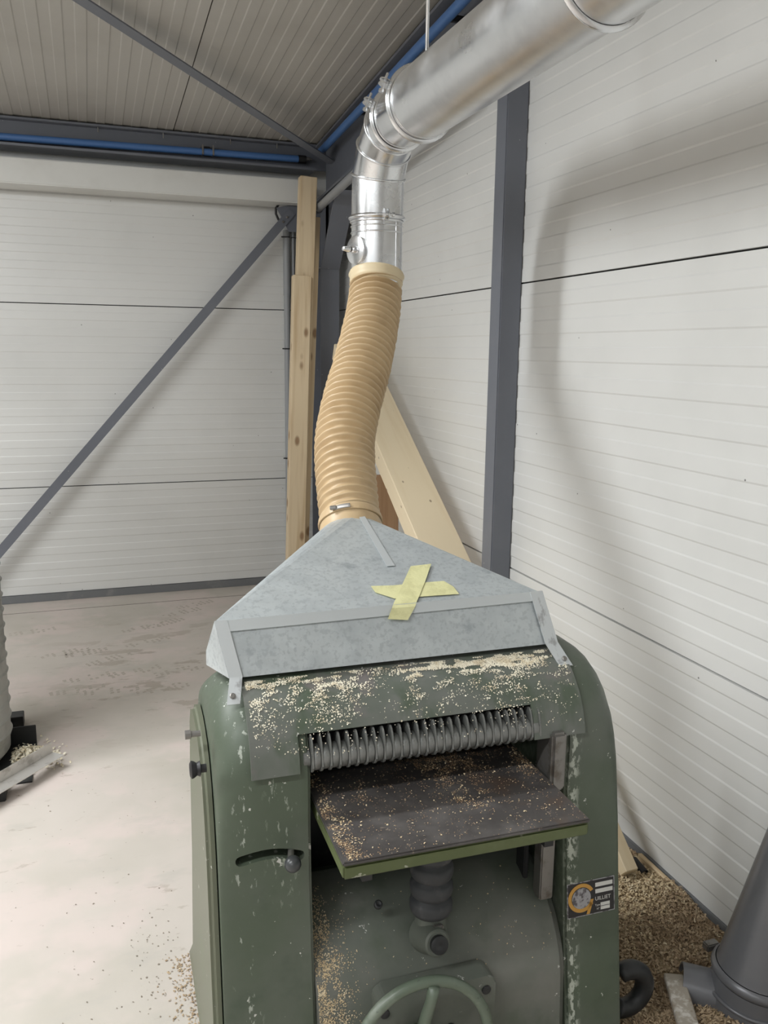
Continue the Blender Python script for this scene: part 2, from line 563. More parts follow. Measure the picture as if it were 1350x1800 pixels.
JZ = (0.05, 0.756, 1.906, 3.056)
wr = struct(from_bm('wall_right', bm_box(XR + 0.012, XR + 0.12, YF, YB + 0.12, 0, 4.2), M['panel_core']))
for z0, z1 in zip(JZ, JZ[1:] + (4.2,)):
    ribbed('panel', rib_profile(z0, z1, phase=0.006), lambda d, h, a: (XR - d, a, h), YF, YB, M['panel'], wr)
    if z1 > 4:
        break
ribbed('panel', rib_profile(JZ[3], 4.2, phase=0.006), lambda d, h, a: (XR - d, a, h), YF, YB, M['panel'], wr)
wb = struct(from_bm('wall_back', bm_box(XL, XR + 0.012, YB + 0.012, YB + 0.12, 0, 3.3), M['panel_core']))
for z0, z1 in zip(JZ, JZ[1:]):
    ribbed('panel', rib_profile(z0, z1, phase=0.006), lambda d, h, a: (a, YB - d, h), XL, XR, M['panel'], wb)
wl = struct(from_bm('wall_left', bm_box(XL - 0.1, XL, YF, YB + 0.1, 0, 4.2), M['panel']))
wf = struct(from_bm('wall_front', bm_box(XL - 0.1, XR + 0.1, YF - 0.1, YF, 0, 4.2), M['panel']))

# roof: ribbed panels that rise gently away from the back wall
ce = bmesh.new()
v = [ce.verts.new(p) for p in ((XL - .1, YF - .1, roof_z(YF - .1) + .02), (XR + .12, YF - .1, roof_z(YF - .1) + .02),
                               (XR + .12, YB + .12, roof_z(YB + .12) + .02), (XL - .1, YB + .12, roof_z(YB + .12) + .02))]
v2 = [ce.verts.new(q.co + Vector((0, 0, .12))) for q in v]
ce.faces.new(v); ce.faces.new(v2[::-1])
for i in range(4):
    ce.faces.new((v[i], v[(i + 1) % 4], v2[(i + 1) % 4], v2[i]))
ceil = struct(from_bm('ceiling', ce, M['panel_core']))
xj = 0.577
xs = [XR, xj]
while xs[-1] > XL + 1.2:
    xs.append(xs[-1] - 1.15)
xs.append(XL)
for xa, xb in zip(xs[1:], xs):
    pts = rib_profile(xa, xb, phase=0.027, raise_=0.003, edge=0.006)
    bm = bmesh.new()
    A = [bm.verts.new((h, YB, roof_z(YB) - d)) for d, h in pts]
    B = [bm.verts.new((h, YF, roof_z(YF) - d)) for d, h in pts]
    for i in range(len(pts) - 1):
        bm.faces.new((A[i], A[i + 1], B[i + 1], B[i]))
    from_bm('roof_panel', bm, M['roofpanel'], ceil)

struct(from_bm('baseboard_back', bm_box(XL, XR - 0.012, YB - 0.012, YB + 0.012, 0, 0.05, 0.002), M['skirting']))
struct(from_bm('baseboard_right', bm_box(XR - 0.010, XR + 0.012, YF, YB - 0.012, 0, 0.052, 0.002), M['skirting']))
# sheet-clad lintel above the back wall panels
struct(from_bm('trim_1', bm_box(XL, 1.375, 5.56, YB - 0.003, 2.565, 2.708, 0.006), M['bulkhead']))


def ibeam(bm, p0, p1, h, wdt, tf=0.012, tw=0.009, side=Vector((1, 0, 0))):
    """I section from p0 to p1 (axis at mid height)"""
    p0, p1 = Vector(p0), Vector(p1)
    d = (p1 - p0).normalized()
    s = (side - d * side.dot(d)).normalized()
    u = s.cross(d).normalized()
    if u.z < 0 and abs(d.z) < 0.9:
        u = -u
    for a0, a1, b0, b1 in ((-wdt / 2, wdt / 2, h / 2 - tf, h / 2), (-wdt / 2, wdt / 2, -h / 2, -h / 2 + tf), (-tw / 2, tw / 2, -h / 2 + tf, h / 2 - tf)):
        q = []
        for p in (p0, p1):
            q.append([bm.verts.new(p + s * a + u * b) for a, b in ((a0, b0), (a1, b0), (a1, b1), (a0, b1))])
        for i in range(4):
            bm.faces.new((q[0][i], q[0][(i + 1) % 4], q[1][(i + 1) % 4], q[1][i]))
        bm.faces.new(q[0][::-1]); bm.faces.new(q[1])
    return bm


# eave beam
t = thing('eave_beam', 'long grey steel beam under the roof along the back wall, above the white lintel', 'beam', (0, 5.66, 2.77))
bm = bm_box(XL, 1.62, 5.655, 5.665, 2.79, 2.925)
put(t, 'web', bm, M['steel'])
put(t, 'bottom_flange', bm_box(XL, 1.46, 5.575, 5.745, 2.775, 2.789, 0.001), M['steel'])
put(t, 'top_flange', bm_box(XL, 1.62, 5.60, 5.745, 2.925, 2.937, 0.001), M['steel'])
for px_, py_ in ((172, 222), (287, 235), (405, 243), (487, 252)):
    q = onY(px_, py_, 5.62)
    put(t, 'screw_tip', bm_lathe((q.x, 5.62, 2.895), (0, 0, 1), [(0, .002), (.004, .004), (0.03, .004)], 8), M['baresteel'])

# rafter on the right wall
t = thing('rafter_beam', 'dark grey steel roof rafter along the top of the right wall', 'beam', (1.54, 5.4, 2.6))
RB = 2.575


def raf(y, off):
    return RB + ROOFK * (5.5 - y) + off


def slab_y(x0, x1, o0, o1, y0=-5.4, y1=5.6):
    bm = bmesh.new()
    q = [[bm.verts.new((x, y, raf(y, o))) for x, o in ((x0, o0), (x1, o0), (x1, o1), (x0, o1))] for y in (y0, y1)]
    for i in range(4):
        bm.faces.new((q[0][i], q[0][(i + 1) % 4], q[1][(i + 1) % 4], q[1][i]))
    bm.faces.new(q[0][::-1]); bm.faces.new(q[1])
    return bm


put(t, 'bottom_flange', slab_y(1.45, 1.626, 0, 0.014), M['steel'])
put(t, 'web', slab_y(1.533, 1.543, 0.0145, 0.33), M['steel'])
put(t, 'top_flange', slab_y(1.45, 1.626, 0.3305, 0.344), M['steel'])

# corner column with inclined haunch
t = thing('corner_column', 'dark grey steel column with slanted haunch in the corner behind the timbers', 'column', (1.51, 5.42, 0))
put(t, 'front_flange', bm_box(1.448, 1.572, 5.42, 5.434, 0, 2.15, 0.001), M['steel'])
put(t, 'web', bm_box(1.505, 1.515, 5.4345, 5.64, 0, 2.57), M['steel'])
put(t, 'rear_flange', bm_box(1.448, 1.572, 5.6405, 5.654, 0, 2.57, 0.001), M['steel'])
bm = bm_prism([(5.42, 2.1505), (5.434, 2.1505), (5.09, 2.575), (5.065, 2.575)], 'x', 1.448, 1.572)
put(t, 'haunch_flange', bm, M['steel'])
put(t, 'haunch_web', bm_prism([(5.4345, 2.17), (5.504, 2.17), (5.504, 2.57), (5.115, 2.57)], 'x', 1.505, 1.515), M['steel'])
put(t, 'cap_plate', bm_box(1.46, 1.56, 5.435, 5.64, 2.16, 2.168), M['steel'])

# gable column on the right wall
t = thing('gable_column', 'grey steel column standing against the right wall beyond the planer', 'column', (1.59, 3.1, 0))
put(t, 'hollow_section', bm_box(1.541, 1.6305, 3.06, 3.15, 0.008, 2.72, 0.004), M['steel'])
put(t, 'base_plate', bm_box(1.50, 1.621, 3.02, 3.19, 0, 0.0075, 0.001), M['steel'])

# diagonal angle brace on the back wall
t = thing('diagonal_brace', 'dark grey steel angle brace running diagonally down across the back wall', 'brace', (-0.9, 5.68, 0))
pa = onY(513, 372, 5.66); pb = onY(5, 964, 5.66)
dv = (pb - pa).normalized()
pb2 = pa + dv * ((pa.z - 0.02) / -dv.z)
nrm = Vector((dv.z, 0, -dv.x))
if nrm.z < 0: nrm = -nrm
for nm, a0, a1, y0, y1 in (('face_leg', -0.028, 0.028, 5.655, 5.661), ('edge_leg', -0.028, -0.022, 5.6615, 5.705)):
    bm = bmesh.new()
    q = [[bm.verts.new(Vector((p.x, y, p.z)) + nrm * a) for a, y in ((a0, y0), (a1, y0), (a1, y1), (a0, y1))] for p in (pa, pb2)]
    for i in range(4):
        bm.faces.new((q[0][i], q[0][(i + 1) % 4], q[1][(i + 1) % 4], q[1][i]))
    bm.faces.new(q[0][::-1]); bm.faces.new(q[1])
    put(t, nm, bm, M['steel'])
put(t, 'gusset_plate', bm_prism([(1.22, 2.545), (1.36, 2.58), (1.44, 2.58), (1.44, 2.40), (1.30, 2.40)], 'y', 5.665, 5.673), M['steel'])
for k in (0.05, 0.09):
    q = pa + dv * k
    put(t, 'bolt', bm_lathe((q.x, 5.6545, q.z), (0, -1, 0), [(0, .008), (.006, .008), (.0075, .006)], 6), M['baresteel'])

# flat brace under the roof
t1 = onY(585, 288, 5.45); t0 = None
kz = roof_z(0) - 0.06
d0 = ray(140, 0)
tt = (kz - CAM_H) / (d0.z + ROOFK * d0.y)
t0 = d0 * tt + Vector((0, 0, CAM_H))
dv = (t0 - t1).normalized()
t2 = t1 + dv * 4.2
sd = Vector((-dv.y, dv.x, 0)).normalized() * 0.032
bm = bmesh.new()
q = [[bm.verts.new(p + sd * a + Vector((0, 0, b))) for a, b in ((-1, 0), (1, 0), (1, .007), (-1, .007))] for p in (t1, t2)]
for i in range(4):
    bm.faces.new((q[0][i], q[0][(i + 1) % 4], q[1][(i + 1) % 4], q[1][i]))
bm.faces.new(q[0][::-1]); bm.faces.new(q[1])
for vv in bm.verts: vv.co -= t1
tag(from_bm('roof_brace', bm, M['steel'], loc=t1), 'flat grey steel strap crossing diagonally under the roof panels', 'brace')

# blue pipes
t = thing('blue_pipe', 'blue pipe running along the beam above the back wall', 'pipe', (0, 5.60, 2.83))
za, zb_ = onY(0, 240, 5.61), onY(540, 281, 5.61)
bm = bm_sweep([(XL + .05, 5.61, za.z - 0.02), (za.x, 5.61, za.z), (zb_.x - .06, 5.61, zb_.z)], [.021] * 3, 16)
put(t, 'tube', bm, M['blue'], auto=.6)
put(t, 'end_coupling', bm_sweep([(zb_.x - .0595, 5.61, zb_.z), (zb_.x - .01, 5.61, zb_.z)], [.025] * 2, 16), M['black'], auto=.6)
put(t, 'end_valve', bm_lathe((zb_.x - .0095, 5.61, zb_.z + .005), (1, 0, 0), [(0, .012), (.02, .012), (.026, .007), (.04, .007)], 12), M['baresteel'], auto=.6)
for px_ in (365,):
    q = onY(px_, 265, 5.61)
    b = put(t, 'bracket', bm_box(q.x - .02, q.x + .02, 5.63, 5.654, q.z - .025, q.z + .03, .002), M['black'])
    for s in (-1, 1):
        put(t, 'clip', bm_box(q.x + s * .032 - .005, q.x + s * .032 + .005, 5.582, 5.654, q.z - .03, q.z + .03, .003), M['baresteel'])
t = thing('blue_pipe', 'blue pipe rising along the dark rafter above the right wall', 'pipe', (1.4, 5.5, 2.85))
qa, qb = onX(562, 268, 1.45), onX(815, 0, 1.45)
dv = (qb - qa).normalized()
qc = qa + dv * ((qa.y + 5.3) / -dv.y)
put(t, 'tube', bm_sweep([qa, qb, qc], [.022] * 3, 16), M['blue'], auto=.6)
for k in (0.8, 2.0):
    q = qa + dv * k
    put(t, 'bracket', bm_box(q.x + .015, 1.535, q.y - .012, q.y + .012, q.z - .012, q.z + .012, .002), M['black'])

# grey rod next to the corner
t = thing('bracing_tube', 'light grey steel bracing tube below the rafter in the corner', 'pipe', (1.43, 5.3, 2.55))
qa, qb = onX(560, 366, 1.42), onX(642, 288, 1.42)
dv = (qb - qa).normalized()
put(t, 'tube', bm_sweep([qa, qa + dv * 2.0], [.024] * 2, 16), M['conduit'], auto=.6)
put(t, 'end_plate', bm_sweep([qa - dv * .03, qa - dv * .0005], [.03, .03], 8), M['steel'])

# conduits in the corner
for k, (px_, rr, ztop) in enumerate(((503.5, .021, 2.42), (515, .009, 2.425), (522, .008, 2.43))):
    q = onY(px_, 405, 5.755)
    t = thing('conduit', ['thick grey plastic conduit rising up the back wall beside the timbers',
                          'thin grey conduit between the thick conduit and the timbers',
                          'thin grey conduit tucked behind the timbers'][k], 'conduit', (q.x, 5.755, 0.05))
    put(t, 'tube', bm_sweep([(q.x, 5.755, .06), (q.x, 5.755, ztop - .1), (q.x, 5.755, ztop)], [rr] * 3, 14), M['conduit'], auto=.6)
    if k == 0:
        put(t, 'sleeve', bm_sweep([(q.x, 5.755, 2.0), (q.x, 5.755, ztop - .001)], [rr + .003] * 2, 14), M['conduit'], auto=.6)
    for zc in (2.375, 1.649, 0.902):
        put(t, 'clip', bm_torus((q.x, 5.755, zc), (0, 0, 1), rr + .002, .003, 16, 6), M['black'], smooth=True)
        if k == 0:
            put(t, 'clip_screw', bm_sweep([(q.x - .03, 5.74, zc), (q.x - .065 + .03, 5.74, zc), (q.x + .018, 5.728, zc)], [.005] * 3, 6), M['black'])
# black cable loop
pts = [onY(x, y, 5.70) for x, y in ((522, 353), (505, 353), (492, 357), (485, 366), (485, 376), (489, 385), (493, 391))]
o = from_bm('cable', shift(bm_sweep(pts, [.008] * len(pts), 8), -pts[-1]), M['black'], smooth=True, loc=pts[-1])
tag(o, 'black cable looping out above the diagonal brace', 'cable')


# ------------------------------------------------------------------ timber
def plank(name, label, p0, p1, wx, wy, m, roll=0.0, group=None, cat='timber', side=Vector((1, 0, 0)), b=0.003):
    """p0 bottom centre, p1 top centre; section wx along side, wy across"""
    p0, p1 = Vector(p0), Vector(p1)
    d = (p1 - p0)
    Lh = d.length
    d.normalize()
    s = (side - d * side.dot(d)).normalized()
    n = d.cross(s)
    q = Matrix((s, n, d)).transposed().to_4x4()
    bm = bm_box(-wx / 2, wx / 2, -wy / 2, wy / 2, 0, Lh, b, 1)
    o = from_bm(name, bm, m)
    o.matrix_world = Matrix.Translation(p0) @ q @ Matrix.Rotation(roll, 4, 'Z')
    tag(o, label, cat, group)
    return o


# three planed timbers leaning in the corner
def lean(px0, py0, px1, py1, Yt, Yb):
    a = onY(px1, py1, Yb); b = onY(px0, py0, Yt)
    d = (b - a)
    return a - d * (a.z / d.z), b


a, b = lean(541, 312, 521, 900, 5.322, 5.237)
plank('timber_post', 'tallest planed spruce timber leaning in the corner', a, b, .105, .065, M['spruce'])
a, b = lean(551, 382, 533, 900, 5.385, 5.30)
plank('timber_post', 'planed spruce timber partly hidden behind the tallest one, of middle height', a, b, .08, .045, M['spruce'])
a, b = lean(530, 485, 519, 960, 5.255, 5.165)
plank('timber_post', 'shortest planed spruce timber with knots standing in front of the two taller ones', a, b, .112, .06, M['spruce'])

# heavy beam leaning along the right wall
R0, R1 = onX(830, 990, 1.52), onX(675, 665, 1.52)
L0, L1 = onX(735, 950, 1.325), onX(650, 755, 1.325)
d = (R1 - R0).normalized()
Rb = R0 - d * ((R0.z - 0.10) / d.z)
Rt = R1 + d * 0.35
wv = (L0 - R0); wv = wv - d * wv.dot(d)
fwid = wv.length
wv.normalize()
nn = d.cross(wv).normalized()
if nn.dot(Vector((0, 0, CAM_H)) - R0) < 0: nn = -nn          # outward, towards the camera
thk = 0.10
p0 = Rb + wv * (fwid / 2) - nn * (thk / 2)
p1 = Rt + wv * (fwid / 2) - nn * (thk / 2)
plank('glued_beam', 'heavy pale spruce beam leaning on its edge along the right wall behind the hood', p0, p1, fwid, thk, M['spruce_pale'], side=wv, cat='beam')
plank('pale_board', 'pale board standing upright in the dark corner behind the hose', (1.545, 5.23, 0), (1.545, 5.23, 1.655), .09, .02, M['spruce_pale'], cat='board')
q = onY(655, 835, 4.05)
plank('brown_board', 'brown board standing behind the heavy leaning beam', (1.37, 4.0, 0), (1.37, 4.05, q.z), .24, .018, M['plywood'], cat='board')

# ------------------------------------------------------------------ the planer
M0 = Vector((0.645, 1.5, 0))
planer = thing('thickness_planer', 'old worn green cast-iron thickness planer with dark infeed table', 'planer', M0, -0.018)


def mp(name, bm, m, parent=None, smooth=False, auto=None):
    """planer part: authored in room coordinates of an unturned planer"""
    shift(bm, -M0)
    return from_bm(name, bm, m, parent or planer, smooth, None, auto)


def arc(cy, cz, r, a0, a1, n):
    return [(cy + r * math.cos(a0 + (a1 - a0) * i / n), cz + r * math.sin(a0 + (a1 - a0) * i / n)) for i in range(n + 1)]


def profile(off=0.0):
    """side outline of an end frame (y, z), clockwise from the front foot"""
    p = [(1.42 + off, 0.0), (1.475 + off, 0.40), (1.495 + off, 0.62)]
    p += arc(1.67, 0.83, 0.17 - off, PI, PI / 2 + 0.0, 10)
    p += [(1.74, 1.0 - off), (1.80 - off, 0.965 - off), (1.835 - off, 0.90 - off), (1.85 - off, 0.79), (1.90 - off, 0.46), (1.985 - off, 0.145), (2.14 - off, 0.0)]
    return p


def bool_cut(o, cutters):
    for cb in cutters:
        me = bpy.data.meshes.new('cut'); cb.to_mesh(me); cb.free()
        c = bpy.data.objects.new('cut', me); C.objects.link(c)
        c.parent = o.parent
        md = o.modifiers.new('b', 'BOOLEAN'); md.operation = 'DIFFERENCE'; md.solver = 'EXACT'; md.object = c
        bpy.context.view_layer.update()
        dg = bpy.context.evaluated_depsgraph_get()
        nm = bpy.data.meshes.new_from_object(o.evaluated_get(dg))
        o.modifiers.clear()
        old = o.data; o.data = nm; bpy.data.meshes.remove(old)
        bpy.data.objects.remove(c); bpy.data.meshes.remove(me)


def capsule_path(pts, hw, y0, y1):
    """prism with rounded ends around a polyline of (x,z)"""
    L, R = [], []
    for i, (x, z) in enumerate(pts):
        a = pts[max(i - 1, 0)]; b = pts[min(i + 1, len(pts) - 1)]
        d = Vector((b[0] - a[0], b[1] - a[1])).normalized()
        n = Vector((-d.y, d.x))
        L.append((x + n.x * hw, z + n.y * hw)); R.append((x - n.x * hw, z - n.y * hw))
    def cap_(c, frm, to):
        a0 = math.atan2(frm[1] - c[1], frm[0] - c[0]); out = []
        for i in range(1, 6):
            a = a0 - PI * i / 6
            out.append((c[0] + hw * math.cos(a), c[1] + hw * math.sin(a)))
        return out
    poly = L + cap_(pts[-1], L[-1], R[-1]) + R[::-1] + cap_(pts[0], R[0], L[0])
    return bm_prism(poly, 'y', y0, y1)


# end frames: lofted from the inner outline to the lower, rounded outer outline
INNER = [(1.42, 0), (1.475, .4), (1.495, .6), (1.5, .70), (1.5, .80)] + [(1.67 - .17 * math.cos(a), .80 + .17 * math.sin(a)) for a in [PI / 2 * i / 6 for i in range(1, 7)]] + \
        [(1.74, .97), (1.80, .94), (1.85, .87), (1.875, .75), (1.905, .46), (1.985, .145), (2.14, 0)]
OUTER = [(1.425, 0), (1.478, .4), (1.503, .6), (1.515, .67), (1.527, .717), (1.542, .757), (1.558, .794), (1.59, .836), (1.62, .86), (1.66, .878), (1.70, .889),
         (1.755, .894), (1.81, .872), (1.845, .825), (1.87, .72), (1.90, .46), (1.98, .145), (2.135, 0)]
for xin, xmid, xout in ((0.380, 0.285, 0.196), (0.955, 1.005, 1.098)):
    bm = bmesh.new()
    secs = [(xin, 0.0)]
    for i in range(9):
        t_ = PI / 2 * i / 8
        secs.append((xmid + (xout - xmid) * math.sin(t_), 1 - math.cos(t_)))
    rings_ = []
    for x, f in secs:
        rings_.append([bm.verts.new((x, a_[0] + (b_[0] - a_[0]) * f, a_[1] + (b_[1] - a_[1]) * f)) for a_, b_ in zip(INNER, OUTER)])
    n = len(INNER)
    for A, B in zip(rings_, rings_[1:]):
        for i in range(n):
            bm.faces.new((A[i], A[(i + 1) % n], B[(i + 1) % n], B[i]))
    bm.faces.new(rings_[0]); bm.faces.new(rings_[-1][::-1])
    bmesh.ops.recalc_face_normals(bm, faces=bm.faces)
    ed = [e for e in bm.edges if abs(e.verts[0].co.x - xin) < 1e-6 and abs(e.verts[1].co.x - xin) < 1e-6]
    bmesh.ops.bevel(bm, geom=ed, offset=0.006, segments=2, affect='EDGES', clamp_overlap=True)
    o = mp('end_frame', bm, M['green'], auto=0.6)
    if xin < 0.5:
        frameL = o
    else:
        frameR = o
s0, s1 = onY(425, 1521, 1.495), onY(528, 1507, 1.495)
slot = []
for i in range(9):
    f = i / 8
    slot.append((s0.x + (s1.x - s0.x) * f, s0.z + (s1.z - s0.z) * f + 0.010 * math.sin(PI * f)))
cb = shift(capsule_path(slot, 0.0105, 1.40, 1.545), -M0)
bmesh.ops.recalc_face_normals(cb, faces=cb.faces)
bool_cut(frameL, [cb])
# lever in the slot
kx, kz_ = onY(516, 1520, 1.455).x, onY(516, 1520, 1.455).z
lv = mp('lever', bm_sweep([(slot[-1][0] - .008, 1.540, slot[-1][1]), (kx, 1.47, kz_ + .003), (kx, 1.458, kz_)], [.0065] * 3, 12), M['baresteel'], auto=.7)
bm = bmesh.new()
bmesh.ops.create_uvsphere(bm, u_segments=20, v_segments=14, radius=.0165)
shift(bm, Vector((kx, 1.452, kz_)))
mp('ball_knob', bm, M['knob'], lv, smooth=True)
# side cover on the left frame
cy_, cz_ = 1.70, .45
pr = [(cy_ + (y - cy_) * .93, max(.02, cz_ + (z - cz_) * .968)) for y, z in OUTER]
bm = bm_prism(pr, 'x', 0.176, 0.1935)
bmesh.ops.recalc_face_normals(bm, faces=bm.faces)
ed = [e for e in bm.edges if abs(e.verts[0].co.x - .176) < 1e-5 and abs(e.verts[1].co.x - .176) < 1e-5]
bmesh.ops.bevel(bm, geom=ed, offset=0.009, segments=3, affect='EDGES')
cov = mp('side_cover', bm, M['cover'], auto=.7)
q1, q2 = onX(345, 1293, .17), onX(352, 1355, .165)
mp('latch_bolt', bm_lathe((.1775, q1.y, q1.z), (-1, 0, 0), [(0, .006), (.018, .006), (.019, .009), (.030, .009)], 10), M['baresteel'], cov, auto=.6)
mp('knob', bm_lathe((.1775, q2.y, q2.z), (-1, 0, 0), [(0, .008), (.010, .008), (.012, .015), (.018, .012), (.024, .016), (.028, .017), (.031, .012)], 14), M['black'], cov, auto=.6)

# rear body between the frames
bm = bm_prism([(1.62, 0.80), (1.62, 0.93), (1.66, 0.955), (1.76, 0.955), (1.83, 0.88), (1.845, 0.80)], 'x', 0.3805, 0.9545)
mp('cutter_housing', bm, M['blackiron'])
bm = bm_prism([(1.70, 0.0), (1.70, 0.40), (1.88, 0.40), (1.97, 0.145), (2.10, 0.0)], 'x', 0.3805, 0.9545)
mp('rear_body', bm, M['green'])
mp('inner_wall', bm_box(.3812, .9538, 1.805, 1.835, .40, .798), M['blackiron'])

# bonnet: curved sheet with a notch for the roller
xs_ = [0.262, 0.30, 0.357, 0.45, 0.55, 0.65, 0.75, 0.869, 0.93, 0.992]
BNR = 0.1795
rows = [(1.67 - math.sqrt(BNR ** 2 - (z - .80) ** 2), z) for z in (.822, .85, .872, .893)]
a9 = math.asin(.093 / BNR)
rows += [(1.67 - BNR * math.cos(a), 0.80 + BNR * math.sin(a)) for a in [a9 + (PI / 2 - a9) * i / 10 for i in range(1, 11)]]
bm = bmesh.new()
G = [[bm.verts.new((x, y, z)) for x in xs_] for y, z in rows]
for i in range(len(rows) - 1):
    for j in range(len(xs_) - 1):
        if i < 3 and 2 <= j < 7:
            continue
        bm.faces.new((G[i][j], G[i][j + 1], G[i + 1][j + 1], G[i + 1][j]))
for vv in [vv for vv in bm.verts if not vv.link_faces]:
    bm.verts.remove(vv)
bmesh.ops.recalc_face_normals(bm, faces=bm.faces)
fn = sum((f.normal.y for f in bm.faces))
if fn > 0:
    bmesh.ops.reverse_faces(bm, faces=bm.faces)
r = bmesh.ops.solidify(bm, geom=bm.faces[:], thickness=0.006)
bonnet = mp('bonnet', bm, M['bonnet'], auto=.6)
# dark throat behind the notch
bm = bm_box(0.3815, 0.9535, 1.575, 1.60, 0.80, 0.925)
mp('throat_plate', bm, M['blackiron'])
bm = bm_box(0.3815, 0.9535, 1.535, 1.574, 0.899, 0.907)
mp('throat_lip', bm, M['blackiron'])

# feed roller with fins
RX0, RX1, RY, RZ = 0.384, 0.884, 1.520, 0.840
roll = mp('feed_roller', bm_sweep([(RX0 - .008, RY, RZ), (RX1 + .004, RY, RZ)], [.013] * 2, 18), M['roller'], auto=.6)
NF = 27
stp = (RX1 - RX0) / NF
bm_c = bm_lathe((0, 0, 0), (1, 0, 0), [(-stp / 2 + .002, .0235), (-stp / 2 + .0035, .026), (stp / 2 - .0035, .026), (stp / 2 - .002, .0235)], 18)
me_c = bpy.data.meshes.new('roller_ring'); bmesh.ops.recalc_face_normals(bm_c, faces=bm_c.faces); bm_c.to_mesh(me_c); bm_c.free()
me_c.materials.append(M['roller'])
for p in me_c.polygons: p.use_smooth = len(p.vertices) == 4
poly = []
for i in range(22):
    a = 2 * PI * i / 22
    y, z = .0295 * math.cos(a), .0295 * math.sin(a)
    if z > 0:
        z = z * 1.6; y = y * (1 - 0.25 * z / .047) + .004
    poly.append((y, z))
bm_f = bm_prism(poly, 'x', -.0019, .0019)
me_f = bpy.data.meshes.new('fin'); bmesh.ops.recalc_face_normals(bm_f, faces=bm_f.faces); bm_f.to_mesh(me_f); bm_f.free()
me_f.materials.append(M['roller'])
for i in range(NF + 1):
    x = RX0 + stp * i
    f = bpy.data.objects.new('fin', me_f); C.objects.link(f); f.parent = roll
    f.location = Vector((x, RY, RZ)) - M0
    f.rotation_euler = (random.uniform(-.06, .06) + .12, 0, random.uniform(-.03, .03))
    if i < NF:
        c = bpy.data.objects.new('roller_ring', me_c); C.objects.link(c); c.parent = roll
        c.location = Vector((x + stp / 2, RY, RZ)) - M0
mp('end_stub', bm_lathe((RX0 - .018, RY, RZ), (1, 0, 0), [(0, .015), (.002, .018), (.014, .018), (.0155, .015)], 18), M['roller'], roll, auto=.6)

# infeed table
TZ = 0.742
tb = mp('infeed_table', bm_box(0.392, 0.892, 1.302, 1.80, TZ - .036, TZ - .0085, .004, 2), M['tableedge'])
mp('table_top', bm_box(0.391, 0.893, 1.300, 1.80, TZ - .008, TZ, .0025, 2), M['tabletop'], tb)
mp('rib', bm_box(0.44, 0.46, 1.345, 1.78, TZ - .075, TZ - .0365), M['blackiron'], tb)
mp('rib', bm_box(0.82, 0.84, 1.345, 1.78, TZ - .075, TZ - .0365), M['blackiron'], tb)
# guide post with clamp block on the right
gp = mp('guide_rail', bm_box(0.908, 0.9415, 1.505, 1.54, 0.42, 0.70, .003), M['baresteel'])
mp('guide_block', bm_box(0.906, 0.9415, 1.478, 1.552, 0.7005, 0.835, .006), M['baresteel'], gp)
mp('guide_rail', bm_box(0.895, 0.9065, 1.56, 1.60, 0.42, 0.70, .002), M['blackiron'])
mp('guide_bolt', bm_lathe((0.925, 1.504, 0.655), (0, -1, 0), [(0, .012), (.004, .012), (.006, .009)], 12), M['blackiron'], gp)

# barrel-shaped lower body
BC = (1.665, 0.245, 0.225)
pr = [(1.69, 0.0), (1.425, 0.0)]
pr += [(1.665 - .225 * math.cos(a), .245 + .225 * math.sin(a)) for a in [i * (PI / 2) / 16 for i in range(17)]] + [(1.69, .47)]
bm = bm_prism(pr, 'x', 0.3815, 0.9535)
bmesh.ops.recalc_face_normals(bm, faces=bm.faces)
ed = [e for e in bm.edges if abs(e.verts[0].co.x - .9535) < 1e-5 and abs(e.verts[1].co.x - .9535) < 1e-5]
bmesh.ops.bevel(bm, geom=ed, offset=0.02, segments=3, affect='EDGES', clamp_overlap=True)
mp('lower_body', bm, M['greendust'], auto=.6)


def barrel_y(z):
    return 1.665 - math.sqrt(max(.225 ** 2 - (z - .245) ** 2, 0)) if z > .245 else 1.44


# bellows around the lifting screw
bx, by = 0.642, 1.500
prof = [(0, .03)]
zz0, zz1, nb = 0.455, TZ - .0365, 6
for i in range(nb):
    h = (zz1 - zz0) / nb
    for u, r_ in ((.04, .033), (.14, .043), (.35, .0465), (.65, .0465), (.86, .043), (.96, .033)):
        prof.append((.022 + h * (i + u), r_))
prof = [(s - .022, r_) for s, r_ in prof[1:]]
mp('bellows', bm_lathe((bx, by, zz0), (0, 0, 1), prof, 28), M['rubber'], smooth=True)
mp('screw_collar', bm_lathe((bx, by, .39), (0, 0, 1), [(0, .036), (.05, .034), (.0645, .030)], 24), M['greendust'], auto=.6)
mp('clamp_screw', bm_box(bx - .010, bx + .014, by - .044, by - .032, .435, .449, .003), M['baresteel'])
# boss with a cap
bq = onY(775, 1672, 1.425)
dd = Vector((0, -1, 0.32)).normalized()
bs = mp('boss', bm_lathe((bq.x, 1.50, bq.z - .012), dd, [(0, .042), (.045, .030), (.062, .028), (.066, .024)], 26), M['greendust'], auto=.6)
mp('oil_cap', bm_lathe(Vector((bq.x, 1.50, bq.z - .012)) + dd * .0665, dd, [(0, .019), (.010, .019), (.012, .016), (.0122, .006), (.010, .002)], 20), M['blackiron'], bs, auto=.6)
